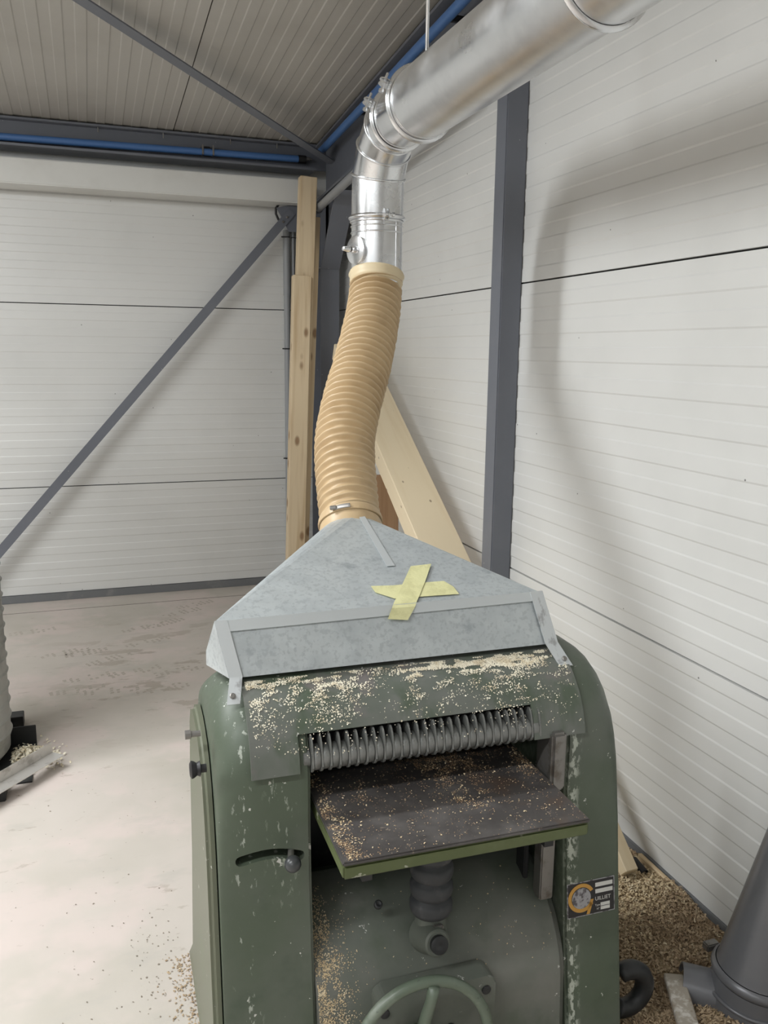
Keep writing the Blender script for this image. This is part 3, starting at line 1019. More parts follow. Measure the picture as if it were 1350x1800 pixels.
# gear cover plate with handwheel
poly = []
for cx_, cz2, a0 in ((.735, .325, 0), (.518, .325, PI / 2)):
    for i in range(6):
        a = a0 + PI / 2 * i / 5
        poly.append((cx_ + .022 * math.cos(a), cz2 + .022 * math.sin(a)))
poly += [(.496, .04), (.757, .04)]
bm = bm_prism(poly, 'y', 1.408, 1.46)
gpl = mp('gear_cover', bev(bm, .003, 1), M['greendust'])
for x, z in ((.735, .315), (.51, .315), (.655, .245), (.73, .2)):
    mp('bolt_head', bm_lathe((x, 1.4078, z), (0, -1, 0), [(0, .010), (.003, .010), (.004, .007)], 14), M['blackiron'], gpl, auto=.6)
HW = Vector((0.575, 1.355, 0.262)); HR = 0.142
hw = mp('handwheel', bm_torus(HW, (0, -1, 0.08), HR, .0115, 56, 12), M['wheel'], smooth=True)
mp('hub', bm_lathe(HW + Vector((0, .052, -.004)), (0, -1, 0.08), [(0, .018), (.03, .022), (.05, .026), (.062, .026), (.066, .02), (.067, .0)], 20), M['wheel'], hw, auto=.6)
for a in (82, 200, 322):
    a = math.radians(a)
    e = Vector((math.cos(a), 0.0, math.sin(a)))
    p_ = [HW + e * .018 + Vector((0, .02, 0)), HW + e * .06 + Vector((0, .012, 0)), HW + e * .10 + Vector((0, .003, 0)), HW + e * (HR - .004)]
    bm = bm_sweep(p_, [.012, .011, .010, .011], 10, mod=lambda i, th, r: r * (1 + .25 * abs(math.cos(th))))
    mp('spoke', bm, M['wheel'], hw, smooth=True)
mp('crank_handle', bm_lathe(HW + Vector((-.128, -.012, -.06)), (0, -1, 0), [(0, .008), (.012, .008), (.02, .013), (.05, .015), (.07, .012), (.075, .006)], 14), M['wheel'], hw, auto=.6)
# small hole plug on the barrel
for px_, py_ in ((667, 1593),):
    q = onY(px_, py_, 1.52)
    mp('plug', bm_lathe((q.x, 1.53, q.z - .006), (0, -.6, .8), [(0, .009), (.008, .009), (.009, .006), (.007, .002)], 14), M['blackiron'], auto=.6)
# curved foot lug on the right
bm = bm_torus((1.168, 1.52, .118), (0, 1, 0), .052, .023, 20, 10, a0=PI * .36, a1=PI * 1.66)
mp('foot_lug', bm, M['blackiron'], smooth=True)
mp('foot_plate', bm_box(1.099, 1.20, 1.50, 1.64, 0.0, .028, .004), M['greendust'])

# maker's plate on the right frame
bl = onY(994, 1600, 1.468); br_ = onY(1074, 1585, 1.468); tl = onY(990, 1546, 1.468)
BW, BH = 0.122, 0.080
bx0, bz0 = 0.962, 0.386
slope = math.atan2(0.055, 0.40)


def plate_mat():
    """matrix: plate x right, y up, z out of the frame's front face"""
    yy = 1.42 + .055 * (bz0 / .40)
    ux = Vector((1, 0, 0)); uy = Vector((0, math.sin(slope), math.cos(slope))); uz = ux.cross(uy)
    m_ = Matrix((ux, uy, uz)).transposed().to_4x4()
    return Matrix.Translation(Vector((bx0, yy, bz0)) - M0) @ m_


PMx = plate_mat()
bm = bm_box(0, BW, 0, BH, 0.0006, 0.0026)
badge = from_bm('maker_plate', bm, M['plate_s'], planer); badge.matrix_local = PMx


def on_plate(name, bm, m, z=0.0):
    o = from_bm(name, bm, m, badge)
    return o


on_plate('plate_field', bm_box(.002, BW - .002, .002, BH - .002, .0027, .0029), M['plate_k'])
for x0, y0, x1, y1 in ((.072, .062, .117, .0715), (.072, .047, .117, .0565), (.085, .016, .109, .0235), (.085, .007, .109, .0145)):
    on_plate('blank_field', bm_box(x0, x1, y0, y1, .0030, .0032), M['plate_w'])


def arc_band(cx, cy, rx, ry, wdt, a0, a1, z0, z1, n=30):
    bm = bmesh.new()
    rows_ = []
    for i in range(n + 1):
        a = a0 + (a1 - a0) * i / n
        rows_.append([bm.verts.new((cx + (rx + s) * math.cos(a), cy + (ry + s) * math.sin(a), z)) for s, z in ((-wdt / 2, z0), (wdt / 2, z0), (wdt / 2, z1), (-wdt / 2, z1))])
    for a, b in zip(rows_, rows_[1:]):
        for k in range(4):
            bm.faces.new((a[k], a[(k + 1) % 4], b[(k + 1) % 4], b[k]))
    bm.faces.new(rows_[0]); bm.faces.new(rows_[-1][::-1])
    return bm


on_plate('emblem_picture', bm_lathe((.036, .042, .0030), (0, 0, 1), [(0, .024), (.0002, .024)], 28), M['plate_s'])
G_ = arc_band(.036, .043, .030, .029, .0085, math.radians(28), math.radians(330), .0033, .0036)
on_plate('letter_ring', G_, M['plate_y'])
tailp = [(.059, .036), (.067, .036), (.056, .003), (.048, .003)]
on_plate('letter_tail', bm_prism(tailp, 'z', .0033, .0036), M['plate_y'])


def text(body, x, y, size, m):
    cu = bpy.data.curves.new('lettering', 'FONT')
    cu.body = body; cu.size = size; cu.extrude = 0.0001
    to = bpy.data.objects.new('lettering', cu); C.objects.link(to)
    bpy.context.view_layer.update()
    me = bpy.data.meshes.new_from_object(to.evaluated_get(bpy.context.evaluated_depsgraph_get()))
    bpy.data.objects.remove(to); bpy.data.curves.remove(cu)
    me.materials.clear()
    o = link('lettering', me, m, badge)
    o.location = (x, y, .0034)
    return o


tx = text('UILLIET', .0705, .0305, .0125, M['plate_w'])
text('Type', .0705, .0175, .0065, M['plate_w'])
text('N\u00b0', .0745, .0085, .0065, M['plate_w'])

# ------------------------------------------------------------------ extraction hood
hood = thing('extraction_hood', 'galvanised sheet-metal extraction hood sitting on top of the green planer', 'hood', (0.6, 1.75, 1.0), 0)
HL, HRt = 0.232, 0.962
rot = Matrix.Translation(M0) @ Matrix.Rotation(-0.018, 4, 'Z') @ Matrix.Translation(-M0)


def hp(name, bm, m, parent=None, smooth=False, auto=None):
    bmesh.ops.transform(bm, matrix=rot, verts=bm.verts)
    return put(hood, name, bm, m, parent, smooth, auto)


def sheet(polys, thick=0.0015):
    bm = bmesh.new()
    cache = {}

    def V(p):
        k = tuple(round(c, 5) for c in p)
        if k not in cache:
            cache[k] = bm.verts.new(p)
        return cache[k]
    for po in polys:
        bm.faces.new([V(p) for p in po])
    bmesh.ops.recalc_face_normals(bm, faces=bm.faces)
    bmesh.ops.solidify(bm, geom=bm.faces[:], thickness=thick)
    return bm


BLf, BRf = (0.240, 1.618, 0.984), (0.978, 1.618, 0.986)
FL, FR = (0.219, 1.672, 1.088), (0.962, 1.672, 1.094)
apex = atD(617, 925, 2.30)
axis = (atD(607, 800, 2.42) - apex).normalized()
ring = []
ax_, ay_, _ = frame_of(axis)
colc = apex - axis * 0.015
for i in range(24):
    a = 2 * PI * i / 24
    ring.append(colc + ax_ * (math.cos(a) * .078) + ay_ * (math.sin(a) * .078))
inv = rot.inverted()
ring = [inv @ q for q in ring]
# front panel
hp('front_panel', sheet([(BLf, BRf, FR, FL)]), M['hood'])
# top: fan from the fold to the front half of the collar; sides and rear likewise
cen = inv @ colc
srt = sorted(ring, key=lambda q: math.atan2(q.x - cen.x, -(q.y - cen.y)))   # 0 at front, + to the right
ang = [math.atan2(q.x - cen.x, -(q.y - cen.y)) for q in srt]
front = [q for q, a in zip(srt, ang) if abs(a) <= 0.95]
right = [q for q, a in zip(srt, ang) if 0.75 <= a <= 2.4]
rear = [q for q, a in zip(srt, ang) if a >= 2.2] + [q for q, a in zip(srt, ang) if a <= -2.2]
left = [q for q, a in zip(srt, ang) if -2.4 <= a <= -0.75]
RLb, RRb = (0.208, 1.74, 0.972), (0.985, 1.90, 0.972)
RLt, RRt = (0.208, 1.74, 1.003), (0.965, 1.93, 1.01)


def fan(ptsA, collar):
    """triangles between the straight edge (two points) and the collar points in order"""
    P0, P1 = ptsA
    out = []
    mid = len(collar) // 2
    for i in range(len(collar) - 1):
        base = P0 if i < mid else P1
        out.append((base, tuple(collar[i]), tuple(collar[i + 1])))
    out.append((P0, P1, tuple(collar[mid])))
    return out


f_ = [front[0]] + front[1:]
mid = len(front) // 2
polys = [(FL, FR, tuple(front[mid]))]
for i in range(len(front) - 1):
    polys.append(((FL if i < mid else FR), tuple(front[i]), tuple(front[i + 1])))
bm = sheet(polys)
hp('top_panel', bm, M['hood'])
rr_ = [front[-1]] + [q for q in srt if math.atan2(q.x - cen.x, -(q.y - cen.y)) > 0.95 and math.atan2(q.x - cen.x, -(q.y - cen.y)) < 2.3]
polys = [(BRf, RRb, RRt, FR), (FR, RRt, tuple(rr_[len(rr_) // 2]))]
for i in range(len(rr_) - 1):
    polys.append(((FR if i < len(rr_) // 2 else RRt), tuple(rr_[i]), tuple(rr_[i + 1])))
hp('side_panel', sheet(polys), M['hood'])
ll_ = [front[0]] + [q for q in reversed(srt) if -2.3 < math.atan2(q.x - cen.x, -(q.y - cen.y)) < -0.95]
polys = [(BLf, RLb, RLt, FL), (FL, RLt, tuple(ll_[len(ll_) // 2]))]
for i in range(len(ll_) - 1):
    polys.append(((FL if i < len(ll_) // 2 else RLt), tuple(ll_[i]), tuple(ll_[i + 1])))
hp('side_panel', sheet(polys), M['hood'])
bk = [rr_[-1]] + rear + [ll_[-1]]
bk = [rr_[-1]] + [q for q, a in zip(srt, ang) if a >= 2.3] + [q for q, a in zip(srt, ang) if a <= -2.3] + [ll_[-1]]
polys = [(RRb, RLb, RLt, RRt), (RRt, RLt, tuple(bk[len(bk) // 2]))]
for i in range(len(bk) - 1):
    if (bk[i] - bk[i + 1]).length > 1e-6:
        polys.append(((RRt if i < len(bk) // 2 else RLt), tuple(bk[i]), tuple(bk[i + 1])))
hp('rear_panel', sheet(polys), M['hood'])
# folded flange strips at the front corners, screwed to the planer
for s, (b0, f0) in ((-1, (Vector(BLf), Vector(FL))), (1, (Vector(BRf), Vector(FR)))):
    w_ = 0.026
    xa, xb = (0.0, w_) if s < 0 else (-w_, 0.006)
    n_ = Vector((0, -.0035, .003))
    foot = Vector((b0.x + (-.012 if s < 0 else .016), 1.572, 0.945))
    quad = [(f0 + Vector((xa, 0, 0)) + n_), (f0 + Vector((xb, 0, 0)) + n_), (b0 + Vector((xb, 0, 0)) + n_), (b0 + Vector((xa, 0, 0)) + n_)]
    q2_ = [quad[3], quad[2], foot + Vector((xb, 0, .002)), foot + Vector((xa, 0, .002))]
    st = hp('corner_strip', sheet([[tuple(q) for q in quad], [tuple(q) for q in q2_]], .002), M['strip'])
    c_ = foot + Vector(((xa + xb) / 2, .010, .016))
    hp('screw', bm_lathe(c_, (0, -.7, .7), [(0, .006), (.003, .006), (.0045, .004)], 10), M['baresteel'], st)
# fold strip along the top edge of the front panel
n_ = Vector((0, -.0028, .0022))
e0, e1 = Vector(FL) + n_, Vector(FR) + n_
dn = (Vector(BLf) - Vector(FL)).normalized() * .022
hp('fold_strip', sheet([[tuple(e0), tuple(e1), tuple(e1 + dn), tuple(e0 + dn * 1.1)]], .0012), M['fold'])
# seam from the collar down the top panel
top_n = (Vector(FR) - Vector(FL)).cross(Vector(front[mid]) - Vector(FL)).normalized()
if top_n.z < 0: top_n = -top_n
sA = Vector(front[mid]) + top_n * .003
sB = Vector((front[mid].x + .03, 0, 0)); sB = Vector(front[mid]).lerp((Vector(FL) + Vector(FR)) / 2 + Vector((.06, 0, 0)), .62) + top_n * .003
hp('seam', sheet([[tuple(sA + Vector((-.008, 0, 0))), tuple(sA + Vector((.008, 0, 0))), tuple(sB + Vector((.010, 0, 0))), tuple(sB + Vector((-.010, 0, 0)))]], .001), M['fold'])
# round collar
put(hood, 'collar', bm_lathe(colc - axis * .004, axis, [(0, .079), (.022, .077)], 32, cap=False), M['hood'], smooth=True)

# masking tape cross
N_ = (rot.to_3x3() @ top_n).normalized()
Pt = rot @ (Vector(FL) + top_n * .0022)


def onTop(x, y, off=0.0):
    d = ray(x, y); o0 = Vector((0, 0, CAM_H))
    t_ = (Pt + N_ * off - o0).dot(N_) / d.dot(N_)
    return o0 + d * t_


def onFront(x, y, off=0.0):
    a, b, c = rot @ Vector(FL), rot @ Vector(FR), rot @ Vector(BLf)
    n = (b - a).cross(c - a).normalized()
    if n.y > 0: n = -n
    d = ray(x, y); o0 = Vector((0, 0, CAM_H))
    t_ = (a + n * (.0062 + off) - o0).dot(n) / d.dot(n)
    return o0 + d * t_


def tape(edgeA, edgeB, label, off):
    """two matching outlines in pixels, each a list of (x, y, plane)"""
    bm = bmesh.new()
    A = [bm.verts.new((onTop if p == 't' else onFront)(x, y, off)) for x, y, p in edgeA]
    B = [bm.verts.new((onTop if p == 't' else onFront)(x, y, off)) for x, y, p in edgeB]
    for i in range(len(A) - 1):
        bm.faces.new((A[i], A[i + 1], B[i + 1], B[i]))
    c0 = A[0].co.copy()
    shift(bm, -c0)
    bmesh.ops.recalc_face_normals(bm, faces=bm.faces)
    bmesh.ops.solidify(bm, geom=bm.faces[:], thickness=.0006)
    tag(from_bm('masking_tape', bm, M['tape'], loc=c0), label, 'tape', None)


tape([(652, 1030, 't'), (690, 1029, 't'), (730, 1025, 't'), (780, 1021, 't'), (797, 1031, 't')],
     [(660, 1041, 't'), (694, 1052, 't'), (734, 1049, 't'), (775, 1046, 't'), (807, 1044, 't')],
     'longer strip of yellow masking tape lying across the hood, under the other strip', 0.0008)
fy = 1068
tape([(722, 995, 't'), (708, 1025, 't'), (697, 1050, 't'), (692, 1060, 't'), (689, 1069, 'f'), (682, 1088, 'f')],
     [(758, 991, 't'), (748, 1020, 't'), (738, 1045, 't'), (733, 1056, 't'), (730, 1066, 'f'), (717, 1090, 'f')],
     'strip of yellow masking tape folded over the hood edge, on top of the other', 0.0026)

# ------------------------------------------------------------------ flexible hose
hose_px = [(617, 925, 2.30), (610, 862, 2.36), (606, 805, 2.42), (608, 760, 2.475), (620, 702, 2.56), (634, 652, 2.645), (646, 602, 2.74), (655, 555, 2.83), (660, 515, 2.885), (662, 482, 2.90)]
ctrl = [atD(*q) for q in hose_px]
ctrl[0] = apex - axis * 0.03


def catmull(P, per):
    out = []
    for i in range(len(P) - 1):
        p0_, p1_, p2_, p3_ = P[max(i - 1, 0)], P[i], P[i + 1], P[min(i + 2, len(P) - 1)]
        for k in range(per):
            t_ = k / per
            out.append(0.5 * ((2 * p1_) + (p2_ - p0_) * t_ + (2 * p0_ - 5 * p1_ + 4 * p2_ - p3_) * t_ ** 2 + (3 * p1_ - p0_ - 3 * p2_ + p3_) * t_ ** 3))
    out.append(P[-1])
    return out


fine = catmull(ctrl, 60)
cum = [0]
for a, b in zip(fine, fine[1:]):
    cum.append(cum[-1] + (b - a).length)
LEN = cum[-1]


def at_len(s):
    import bisect
    i = min(max(bisect.bisect_left(cum, s), 1), len(cum) - 1)
    f = (s - cum[i - 1]) / max(cum[i] - cum[i - 1], 1e-9)
    return fine[i - 1].lerp(fine[i], f)


NR = 37
PER = 12
s_beg, s_end = 0.045, LEN - 0.03
path, par = [], []
for i in range(NR * PER + 1):
    u = i / (NR * PER)
    path.append(at_len(s_beg + (s_end - s_beg) * u)); par.append(NR * (u + .05 * math.sin(PI * u)))


def hose_r(i, th, r):
    ph = (par[i] - th / (2 * PI)) % 1.0
    rid = max(0.0, 1 - abs(ph - .5) / .40)
    amp = 0.0245 * (0.36 + 0.64 * min(1, par[i] / NR * 1.5))
    return r + amp * (rid ** 1.1) - .0125 * amp / .0245 + .0012 * math.sin(7 * th + par[i] * 2.1) * (1 - rid)


hose = thing('suction_hose', 'beige corrugated flexible suction hose bending from the hood up to the metal duct', 'hose', apex)
radii = [0.080 + 0.002 * math.sin(PI * i / (NR * PER)) for i in range(NR * PER + 1)]
put(hose, 'corrugated_tube', bm_sweep(path, radii, 44, False, mod=hose_r), M['hose'], smooth=True)
put(hose, 'lower_cuff', bm_sweep([at_len(.004), at_len(.02), at_len(.035), at_len(.05), at_len(.058)], [.083, .086, .0835, .087, .084], 40, False), M['hose'], smooth=True)
tc_ = (at_len(.036) - at_len(.03)).normalized()
cl = put(hose, 'hose_clamp', bm_lathe(at_len(.038) - tc_ * .004, tc_, [(0, .0855), (.001, .0885), (.008, .0885), (.009, .0855)], 40, False), M['hose'], smooth=False)
qx = at_len(.042)
vdir = (Vector((0, 0, CAM_H)) - qx).normalized()
side_ = tc_.cross(vdir).normalized()
outv = side_.cross(tc_).normalized()
if outv.dot(vdir) < 0: outv = -outv
bm = bmesh.new()
rows_ = []
for k in range(9):
    a = -0.40 + 0.45 * k / 8
    e = outv * math.cos(a) + side_ * math.sin(a)
    rows_.append([bm.verts.new(qx + e * .0912 + tc_ * h) for h in (-.006, .006)])
for a, b in zip(rows_, rows_[1:]):
    bm.faces.new((a[0], b[0], b[1], a[1]))
bmesh.ops.recalc_face_normals(bm, faces=bm.faces)
bmesh.ops.solidify(bm, geom=bm.faces[:], thickness=.001)
put(hose, 'clamp_band', bm, M['alu'], cl, smooth=True)
e = outv * math.cos(.45) + side_ * math.sin(.45)
e = outv * math.cos(-.45) + side_ * math.sin(-.45)
put(hose, 'clamp_screw', bm_lathe(qx + e * .096 - side_ * .008, side_, [(0, .004), (.002, .006), (.016, .006), (.018, .004)], 10), M['baresteel'], cl, auto=.6)
put(hose, 'upper_cuff', bm_sweep([at_len(LEN - .046), at_len(LEN - .036), at_len(LEN - .026), at_len(LEN - .016), at_len(LEN - .008), at_len(LEN + .0)], [.078, .0895, .0915, .0905, .0960, .0925], 40, False), M['cuff'], smooth=True)

# ------------------------------------------------------------------ metal duct
DT = ctrl[-1]
DX, DY = DT.x, DT.y
PZ = 2.345
BR = 0.195
duct = thing('extraction_duct', 'shiny galvanised extraction duct with elbow and long pipe hanging under the roof', 'duct', (DX, DY, DT.z))
r_in = 0.0870
zs = PZ - BR
put(duct, 'straight_pipe', bm_sweep([(DX, DY, DT.z - .03), (DX, DY, 2.07)], [r_in] * 2, 48, False), M['duct'], smooth=True)


def bead(p, d, R, r=.0035, parent=None, m='duct', nm='bead'):
    return put(duct, nm, bm_torus(p, d, R, r, 48, 8), M[m], parent, smooth=True)


Zv = (0, 0, 1)
for py_ in (400, 411):
    z = onY(664, py_, DY).z
    bead((DX, DY, z), Zv, r_in + .001, .0025)
# clamp ring with bolt
zc = onY(664, 385, DY).z


def clamp(p, d, R, lug_dir, nm='clamp_ring'):
    c = put(duct, nm, bm_lathe(Vector(p) - Vector(d).normalized() * .009, d, [(0, R), (.001, R + .004), (.006, R + .0085), (.009, R + .010), (.012, R + .0085), (.017, R + .004), (.018, R)], 48, False), M['duct'], smooth=True)
    ld = Vector(lug_dir).normalized()
    dn_ = Vector(d).normalized()
    td = dn_.cross(ld).normalized()
    base = Vector(p) + ld * (R + .018)
    bm = bmesh.new()
    for s in (-1, 1):
        bm_lathe(base + td * (s * .006 - .0015), td, [(0, .019), (.003, .019)], 16, True, bm)
    put(duct, 'clamp_lug', bm, M['duct'], c, auto=.6)
    put(duct, 'clamp_bolt', bm_lathe(base + ld * .003 - td * .028, td, [(0, .004), (.048, .004), (.0485, .008), (.056, .008)], 8), M['duct'], c)
    return c


clamp((DX, DY, zc), Zv, r_in + .001, (-.05, -1, 0))
# spring-latched inspection cover on the left of the straight pipe
ip = onY(624, 440, DY - .02)
idr = Vector((-0.93, -0.36, 0)).normalized()
ipc = Vector((DX, DY, ip.z)) + idr * (r_in + .004)
icv = put(duct, 'inspection_cover', bm_lathe(ipc - idr * .012, idr, [(0, .040), (.012, .047), (.015, .047), (.017, .044), (.018, .012)], 32), M['duct'], auto=.6)
put(duct, 'cover_boss', bm_lathe(ipc + idr * .0065, idr, [(0, .013), (.010, .012), (.014, .007)], 18), M['duct'], icv, auto=.6)
put(duct, 'cover_collar', bm_lathe(ipc + idr * .021, idr, [(0, .008), (.006, .008)], 14), M['black'], icv, auto=.6)
put(duct, 'cover_knob', bm_lathe(ipc + idr * .0275, idr, [(0, .010), (.006, .011), (.020, .008), (.026, .0075), (.028, .004)], 14), M['duct'], icv, auto=.6)
# seam line of the straight pipe
a = math.radians(-62)
put(duct, 'pipe_seam', bm_sweep([(DX + math.cos(a) * r_in, DY + math.sin(a) * r_in, DT.z), (DX + math.cos(a) * r_in, DY + math.sin(a) * r_in, 2.069)], [.0022] * 2, 6), M['duct'])
# segmented elbow: four straight gores
NS = 4


def bend_pt(a):
    return Vector((DX, DY - BR + BR * math.cos(a), zs + BR * math.sin(a)))


def bend_d(a):
    return Vector((0, -math.sin(a), math.cos(a)))


def oval_ring(bm, c, d, R, n=48):
    x = Vector((1, 0, 0)); y = Vector(d).normalized().cross(x)
    return [bm.verts.new(Vector(c) + x * (math.cos(2 * PI * k / n) * R) + y * (math.sin(2 * PI * k / n) * R)) for k in range(n)]


angs = [0, PI / 2 * .20, PI / 2 * .5, PI / 2 * .80, PI / 2]
cuts = [bend_pt(a) for a in angs]
cuts[0] = Vector((DX, DY, 2.065)); dirs = [bend_d(a) for a in angs]
for i in range(NS):
    bm = bmesh.new()
    A = oval_ring(bm, cuts[i], dirs[i], r_in + .001)
    B = oval_ring(bm, cuts[i + 1], dirs[i + 1], r_in + .001)
    for k in range(48):
        bm.faces.new((A[k], A[(k + 1) % 48], B[(k + 1) % 48], B[k]))
    g = put(duct, 'elbow_gore', bm, M['duct'], smooth=True)
    bead(cuts[i], dirs[i], r_in + .002, .004, g)
ye = cuts[-1].y
back = Vector((0, -1, 0))
# connection: clamp, short piece, reducer, clamp, main pipe
clamp((DX, ye - .012, PZ), back, r_in + .002, (-.93, 0, .36))
put(duct, 'short_pipe', bm_sweep([(DX, ye, PZ), (DX, onX(740, 197, DX).y + .021, PZ)], [r_in + .0005] * 2, 48, False), M['duct'], smooth=True)
bead((DX, ye - .035, PZ), back, r_in + .001, .003)
RM = 0.1000
y1_ = min(ye - .06, onX(740, 197, DX).y + .022)
put(duct, 'reducer', bm_lathe((DX, y1_ + .0, PZ), back, [(0, r_in + .0005), (.004, r_in + .006), (.012, RM - .002), (.03, RM)], 48, False), M['duct'], smooth=True)
clamp((DX, y1_ - .022, PZ), back, RM + .001, (-.93, 0, .36))
bead((DX, y1_ - .05, PZ), back, RM + .0005, .0025)
put(duct, 'main_pipe', bm_sweep([(DX, y1_ - .03, PZ), (DX, 1.60, PZ), (DX, 0.4, PZ), (DX, -3.0, PZ)], [RM] * 4, 64, False), M['ductmain'], smooth=True)
yj = onX(1062, 30, DX).y
clamp((DX, yj, PZ), back, RM + .001, (.9, 0, .5))
# hanger rod
hy = onX(751, 60, DX).y
t = thing('hanger_rod', 'thin threaded rod holding the big duct from the roof', 'rod', (DX, hy, PZ + RM))
put(t, 'rod', bm_sweep([(DX, hy, PZ + RM + .0035), (DX, hy, roof_z(hy) - .004)], [.005] * 2, 10), M['duct'], auto=.6)
put(t, 'nut', bm_lathe((DX, hy, PZ + RM + .0005), Zv, [(0, .010), (.0028, .010)], 6), M['duct'])

# ------------------------------------------------------------------ things at the left edge
sp = thing('spiral_duct', 'upright dull grey spiral duct at the left beside the angle bar', 'duct', (-0.607, 3.50, 0.0))
SR = 0.25
hs, PERS = 0.062, 18
zt = 2.3
n_t = int((zt - 0.11) / hs * PERS)
pth = [(-0.607, 3.50, 0.11 + i * hs / PERS) for i in range(n_t + 1)]


def spr(i, th, r):
    ph = (i / PERS + th / (2 * PI)) % 1.0
    return r + .007 * max(0, 1 - abs(ph - .5) / .11)


put(sp, 'wound_tube', bm_sweep(pth, [SR] * len(pth), 96, True, mod=spr), M['spiral'], smooth=True)
put(sp, 'bottom_cap', bm_lathe((-0.607, 3.50, 0.028), Zv, [(0, SR - .03), (.03, SR - .005), (.0815, SR - .004)], 48), M['spiral'], auto=.6)
for nm, y0, y1, x1 in (('base_rail', 3.79, 3.86, -.335), ('base_rail', 3.60, 3.607, -.272)):
    put(sp, nm, bm_box(-.95, x1, y0, y1, 0.0, .085 if y1 - y0 < .02 else .05, .002), M['blackiron'])
put(sp, 'base_rail', bm_box(-.95, -.355, 3.14, 3.25, 0.0, .05, .003), M['blackiron'])
put(sp, 'base_sheet', bm_box(-.95, -.272, 3.26, 3.599, 0.0, .006, .001), M['blackiron'])
# angle bar lying across the rails
a0_, a1_ = onZ(92, 1322, .055), onZ(-140, 1455, .06)
d = (a1_ - a0_); Ln = d.length; d.normalize()
bm = bmesh.new()
bm_box(0, Ln, -.0015, .0015, 0, .045, bm=bm)
bm_box(0, Ln, .0016, .06, 0, .003, bm=bm)
o = from_bm('angle_bar', bm, M['alu'])
o.matrix_world = Matrix.Translation(Vector((a0_.x, a0_.y, .0525))) @ Matrix.Rotation(math.atan2(d.y, d.x) + PI, 4, 'Z') @ Matrix.Rotation(PI, 4, 'Z')
tag(o, 'galvanised angle bar lying across the black rails below the spiral duct', 'angle bar')


# ------------------------------------------------------------------ flakes and shavings (uncountable)
def flakes(name, pts, m, smin, smax, label=None, cat=None, parent=None, loc=(0, 0, 0), curl=0.3, lift=0.5, asp=(.35, .9)):
    """pts = list of (point, normal); each flake is a bent strip of two quads"""
    vs, fs = [], []
    loc = Vector(loc)
    for p, n in pts:
        s = random.uniform(smin, smax)
        ar = random.uniform(*asp)
        x, y, z = frame_of(Vector(n) + Vector((random.uniform(-1, 1), random.uniform(-1, 1), random.uniform(-1, 1))) * lift)
        a = random.uniform(0, 2 * PI)
        e = x * math.cos(a) + y * math.sin(a)
        g2 = z.cross(e)
        b = len(vs)
        c = Vector(p) - loc
        h = curl * s * random.uniform(.3, 1)
        for u, k in ((-1, 0), (0, 1), (1, 0)):
            for vv in (-1, 1):
                vs.append(c + e * (u * s * .5) + g2 * (vv * s * .5 * ar) + z * (k * h))
        fs += [(b, b + 1, b + 3, b + 2), (b + 2, b + 3, b + 5, b + 4)]
    me = bpy.data.meshes.new(name)
    me.from_pydata([tuple(q) for q in vs], [], fs)
    me.update()
    o = link(name, me, m, parent, False, loc if parent is None else None)
    tag(o, label, cat, None, 'stuff')
    return o


def m2w(p):
    return rot @ Vector(p)


# on the bonnet: dense under the hood edge, thinning out down the curve
pts = []
import mathutils
while len(pts) < 11000:
    x = random.uniform(.27, .985)
    a = random.uniform(0, 1)
    dens = math.exp(-a * 4.2) * (0.55 + 0.45 * math.sin(x * 23 + 1.3) * math.sin(x * 9.1)) + (0.7 if (a < .22 and .60 < x < .95) else 0)
    dens *= max(0, 0.35 + 1.6 * mathutils.noise.noise((x * 30, a * 14, 2.2)))
    if random.random() > dens:
        continue
    th = PI / 2 + .29 + a * 1.0
    rr = .1805
    y, z = 1.67 + rr * math.cos(th), .80 + rr * math.sin(th)
    pts.append((m2w((x, y, z)), rot.to_3x3() @ Vector((0, math.cos(th), math.sin(th)))))
flakes('bonnet_flakes', pts, M['flake'], .0009, .0036, 'pale wood flakes lying on the curved green bonnet below the hood', 'wood flakes', loc=m2w((.63, 1.55, .95)))
# on the ends of the frames beside the bonnet
# on the table
pts = []
while len(pts) < 900:
    x = random.uniform(.395, .889); y = random.uniform(1.304, 1.64)
    u = (x - .392) / .5
    d1 = 1.3 * math.exp(-((u - .03) / .05) ** 2)
    d2 = .9 * math.exp(-((u - .62) / .14) ** 2 - ((y - 1.585) / .045) ** 2)
    d3 = .55 * math.exp(-((u - .62) / .07) ** 2 - ((y - 1.47) / .05) ** 2)
    d4 = .7 * math.exp(-((u - .97) / .04) ** 2 - ((y - 1.56) / .08) ** 2)
    d5 = .45 * math.exp(-((u - .2) / .03) ** 2 - ((y - 1.53) / .03) ** 2)
    dens = .035 + (d1 + d2 + d3 + d4 + d5) * max(0, .35 + 1.2 * mathutils.noise.noise((x * 38, y * 38, 5.1)))
    if random.random() > dens:
        continue
    pts.append((m2w((x, y, TZ + .0012)), Vector((0, 0, 1))))
flakes('table_flakes', pts, M['flake_m'], .0012, .0045, 'loose brown and pale wood flakes scattered on the dark infeed table', 'wood flakes', loc=m2w((.63, 1.5, TZ)))
pts = []
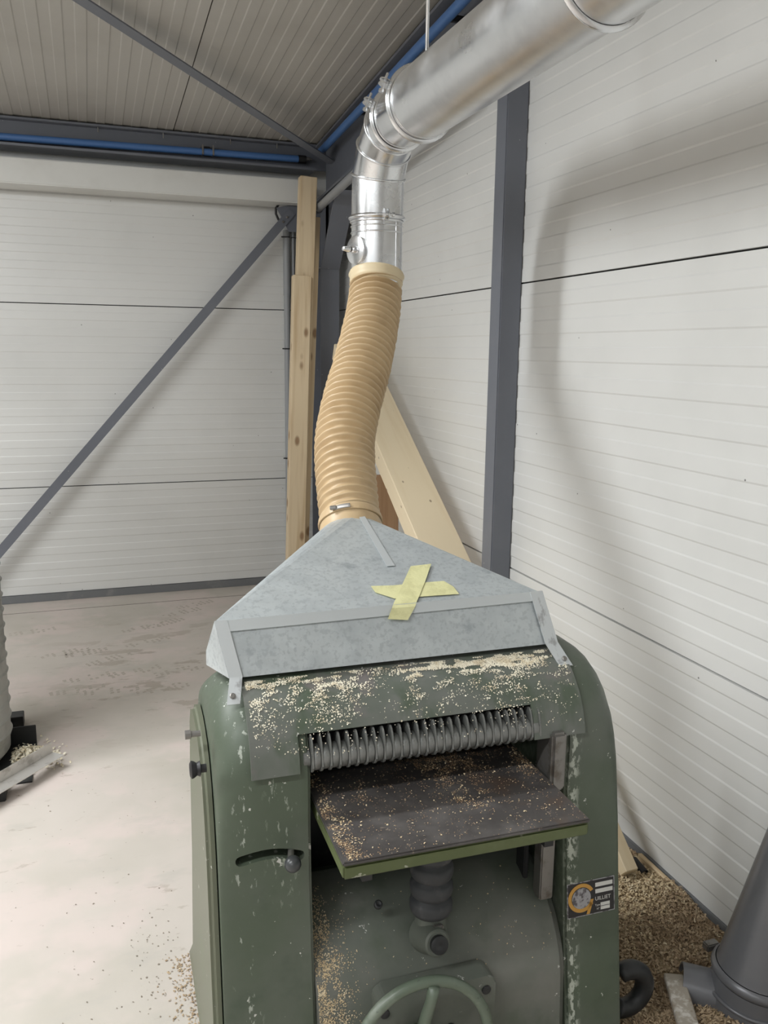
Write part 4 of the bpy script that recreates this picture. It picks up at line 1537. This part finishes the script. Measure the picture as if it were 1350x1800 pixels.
while len(pts) < 7000:
    x = random.uniform(.393, .891); y = random.uniform(1.303, 1.70)
    u = (x - .392) / .5
    dens = 1.0 * math.exp(-((u - .015 - .25 * max(0, 1.40 - y)) / .035) ** 2) + 1.1 * math.exp(-((u - .63) / .17) ** 2 - ((y - 1.60) / .055) ** 2) + .6 * math.exp(-((u - .62) / .08) ** 2 - ((y - 1.47) / .05) ** 2) \
        + .8 * math.exp(-((u - .97) / .04) ** 2 - ((y - 1.58) / .09) ** 2) + .7 * math.exp(-((u - .2 - (y - 1.53) * .5) / .022) ** 2 - ((y - 1.53) / .035) ** 2) + .04
    dens *= max(0, .4 + 1.3 * mathutils.noise.noise((x * 45, y * 45, 7.7)))
    if random.random() > dens:
        continue
    pts.append((m2w((x, y, TZ + .0006)), Vector((0, 0, 1))))
flakes('table_dust', pts, M['dust_b'], .0007, .0026, 'fine brown sawdust clinging to the dark infeed table', 'sawdust', loc=m2w((.63, 1.5, TZ)), curl=.2, lift=.3)
# in the gap between left frame and table, on the lower body
pts = []
while len(pts) < 2600:
    x = .384 + abs(random.gauss(0, .032)); z = random.uniform(.27, .469)
    if random.random() > max(0, .5 + 1.2 * mathutils.noise.noise((x * 40, z * 40, 3))) or x > .5: continue
    y = barrel_y(z)
    pts.append((m2w((x, y - .0012, z)), rot.to_3x3() @ Vector((0, -(1.665 - y), z - .245)).normalized()))
for k in range(120):
    x = random.uniform(.40, .94); z = .30 + .165 * random.random() ** .7
    y = barrel_y(z)
    pts.append((m2w((x, y - .001, z)), rot.to_3x3() @ Vector((0, -(1.665 - y), z - .245)).normalized()))
flakes('body_flakes', pts, M['flake_m'], .0009, .0034, 'wood flakes caught on the rounded lower body below the infeed table', 'wood flakes', loc=m2w((.42, 1.5, .42)))

# shavings heap on the floor between planer and right wall
def heap(x, y):
    hx = max(0.0, 1 - ((y - 1.72) / .62) ** 2)
    h = .055 * hx * (0.6 + .5 * mathutils.noise.noise((x * 5, y * 5, 1.1)))
    h += .03 * math.exp(-((x - 1.5) / .15) ** 2 - ((y - 1.95) / .2) ** 2)
    edge = min(1, max(0, (x - 1.06) / .12))
    return max(0.003, h * (0.35 + 0.65 * edge))


hb = bmesh.new()
nx, ny = 34, 64
X0, X1, Y0, Y1 = 1.101, 1.622, 1.05, 2.42
Gd = [[hb.verts.new((X0 + (X1 - X0) * i / nx, Y0 + (Y1 - Y0) * j / ny, heap(X0 + (X1 - X0) * i / nx, Y0 + (Y1 - Y0) * j / ny) * (1 if 0 < j < ny else 0.05))) for i in range(nx + 1)] for j in range(ny + 1)]
for j in range(ny):
    for i in range(nx):
        hb.faces.new((Gd[j][i], Gd[j][i + 1], Gd[j + 1][i + 1], Gd[j + 1][i]))
o = from_bm('sawdust_heap', shift(hb, Vector((-1.36, -1.72, 0))), M['mound'], smooth=True, loc=(1.36, 1.72, 0))
tag(o, 'heap of brown sawdust on the floor between the planer and the right wall', 'sawdust', None, 'stuff')
pts = []; pts2 = []
while len(pts) + len(pts2) < 26000:
    x = random.uniform(1.10, 1.618); y = random.uniform(1.1, 2.40)
    fresh = math.exp(-((x - 1.47) / .16) ** 2 - ((y - 1.97) / .17) ** 2) + .45 * mathutils.noise.noise((x * 6, y * 6, 4))
    p_ = Vector((x, y, heap(x, y) + random.uniform(0, .006)))
    (pts2 if random.random() < fresh else pts).append((p_, Vector((0, 0, 1))))
flakes('brown_shavings', pts, M['flake_b'], .005, .017, 'brown curled wood shavings covering the sawdust heap by the right wall', 'shavings', loc=(1.36, 1.6, .05), curl=.5, lift=.9, asp=(.10, .45))
flakes('fresh_shavings', pts2, M['flake_m'], .005, .014, 'pale fresh shavings on the heap near the foot of the right wall', 'shavings', loc=(1.47, 1.97, .05), curl=.5, lift=.9, asp=(.12, .6))
# chips on the base sheet of the spiral duct
pts = []
for k in range(900):
    a = random.gauss(0, 1); b = random.gauss(0, 1)
    x = -.30 + a * .045; y = 3.47 + b * .05
    if x < -.36: continue
    hgt = .05 * math.exp(-((x + .30) / .05) ** 2 - ((y - 3.47) / .05) ** 2)
    pts.append((Vector((x, y, .008 + random.uniform(0, hgt))), Vector((0, 0, 1))))
for k in range(60):
    pts.append((Vector((-.22 + random.gauss(0, .035), 3.45 + random.gauss(0, .05), .004)), Vector((0, 0, 1))))
flakes('duct_chips', pts, M['flake'], .006, .016, 'small pile of pale wood chips at the foot of the spiral duct', 'wood chips', loc=(-.30, 3.47, 0), curl=.3, lift=.8)
# dust by the left foot of the planer
pts = []
for k in range(500):
    y = random.uniform(1.55, 2.12)
    pts.append((Vector((.192 - abs(random.gauss(0, .035)), y, .002)), Vector((0, 0, 1))))
flakes('foot_dust', pts, M['flake_b'], .003, .007, 'brown sawdust along the foot of the planer on the open floor side', 'sawdust', loc=(.17, 1.85, 0), curl=.2, lift=.3)

# loose dark specks trodden about the floor
pts = []
for k in range(260):
    if k % 3:
        x = .19 - abs(random.gauss(0, .13)); y = random.gauss(2.05, .22)
    else:
        x = random.uniform(-.55, .18); y = random.uniform(1.75, 3.3)
    if mathutils.noise.noise((x * 7, y * 7, 1)) < -.1: continue
    pts.append((Vector((x, y, .0015)), Vector((0, 0, 1))))
flakes('floor_specks', pts, M['speck'], .0015, .0055, 'small dark bits scattered over the pale floor beside the planer', 'debris', loc=(0, 2.2, 0), curl=.2, lift=.2)

# offcuts in the heap
bq = onZ(1106, 1545, .075)
plank('batten', 'pale square batten sticking out of the shavings beside the planer', (1.500, 1.965, .072), (1.475, 2.45, .50), .045, .045, M['spruce_pale'])
plank('edge_strip', 'thin wooden strip lying in the shavings along the foot of the right wall', (1.606, 1.84, .044), (1.606, 2.06, .046), .016, .03, M['spruce'])
plank('grey_offcut', 'dusty grey plank offcut half buried in the shavings in front of the dark pipe', onZ(1232, 1880, .062), onZ(1184, 1716, .050), .05, .018, M['weathered'])
o = from_bm('black_tube', bm_lathe((0, 0, 0), (0, -1, -.15), [(0, .013), (.06, .013), (.06, .010), (.01, .010)], 20, False), M['black'], smooth=True, loc=(1.562, 2.03, .062))
tag(o, 'short black tube end lying in the shavings beside the pale batten', 'tube')

# grey pipe fitting at the right edge
rp = thing('pipe_fitting', 'dark grey conical pipe fitting with clamp ring standing in the shavings by the right wall', 'pipe', (1.52, 1.47, 0.0))
pc = Vector((1.516, 1.47, .03))
pd = Vector((0.10, -0.05, 1)).normalized()
put(rp, 'cone', bm_lathe(pc + pd * .09, pd, [(0, .098), (.01, .095), (.40, .046), (.75, .044)], 44, False), M['greypaint'], auto=.6)
put(rp, 'clamp_ring', bm_lathe(pc + pd * .062, pd, [(0, .100), (.002, .105), (.012, .109), (.022, .107), (.027, .100)], 44, False), M['greypaint'], smooth=True)
put(rp, 'lower_pipe', bm_lathe(pc - pd * .02, pd, [(0, .103), (.08, .101)], 44, True), M['greypaint'], auto=.6)
put(rp, 'lower_bead', bm_torus(pc + pd * .018, pd, .104, .005, 44, 8), M['greypaint'], smooth=True)
bb = Vector((-.80, .55, .10)).normalized()
put(rp, 'branch', bm_lathe(pc + Vector((0, 0, -.012)) + bb * .07, bb, [(0, .056), (.10, .052), (.10, .047), (.02, .047)], 28, False), M['greypaint'], auto=.6)
lug = pc + pd * .075 + Vector((.02, -.118, 0))
put(rp, 'clamp_lug', bm_box(lug.x - .02, lug.x + .02, lug.y - .012, lug.y + .012, lug.z - .012, lug.z + .012, .003), M['baresteel'])
lug = pc + pd * .075 + Vector((-.03, .118, 0))
put(rp, 'clamp_lug', bm_box(lug.x - .03, lug.x + .01, lug.y - .012, lug.y + .012, lug.z - .008, lug.z + .012, .003), M['baresteel'])
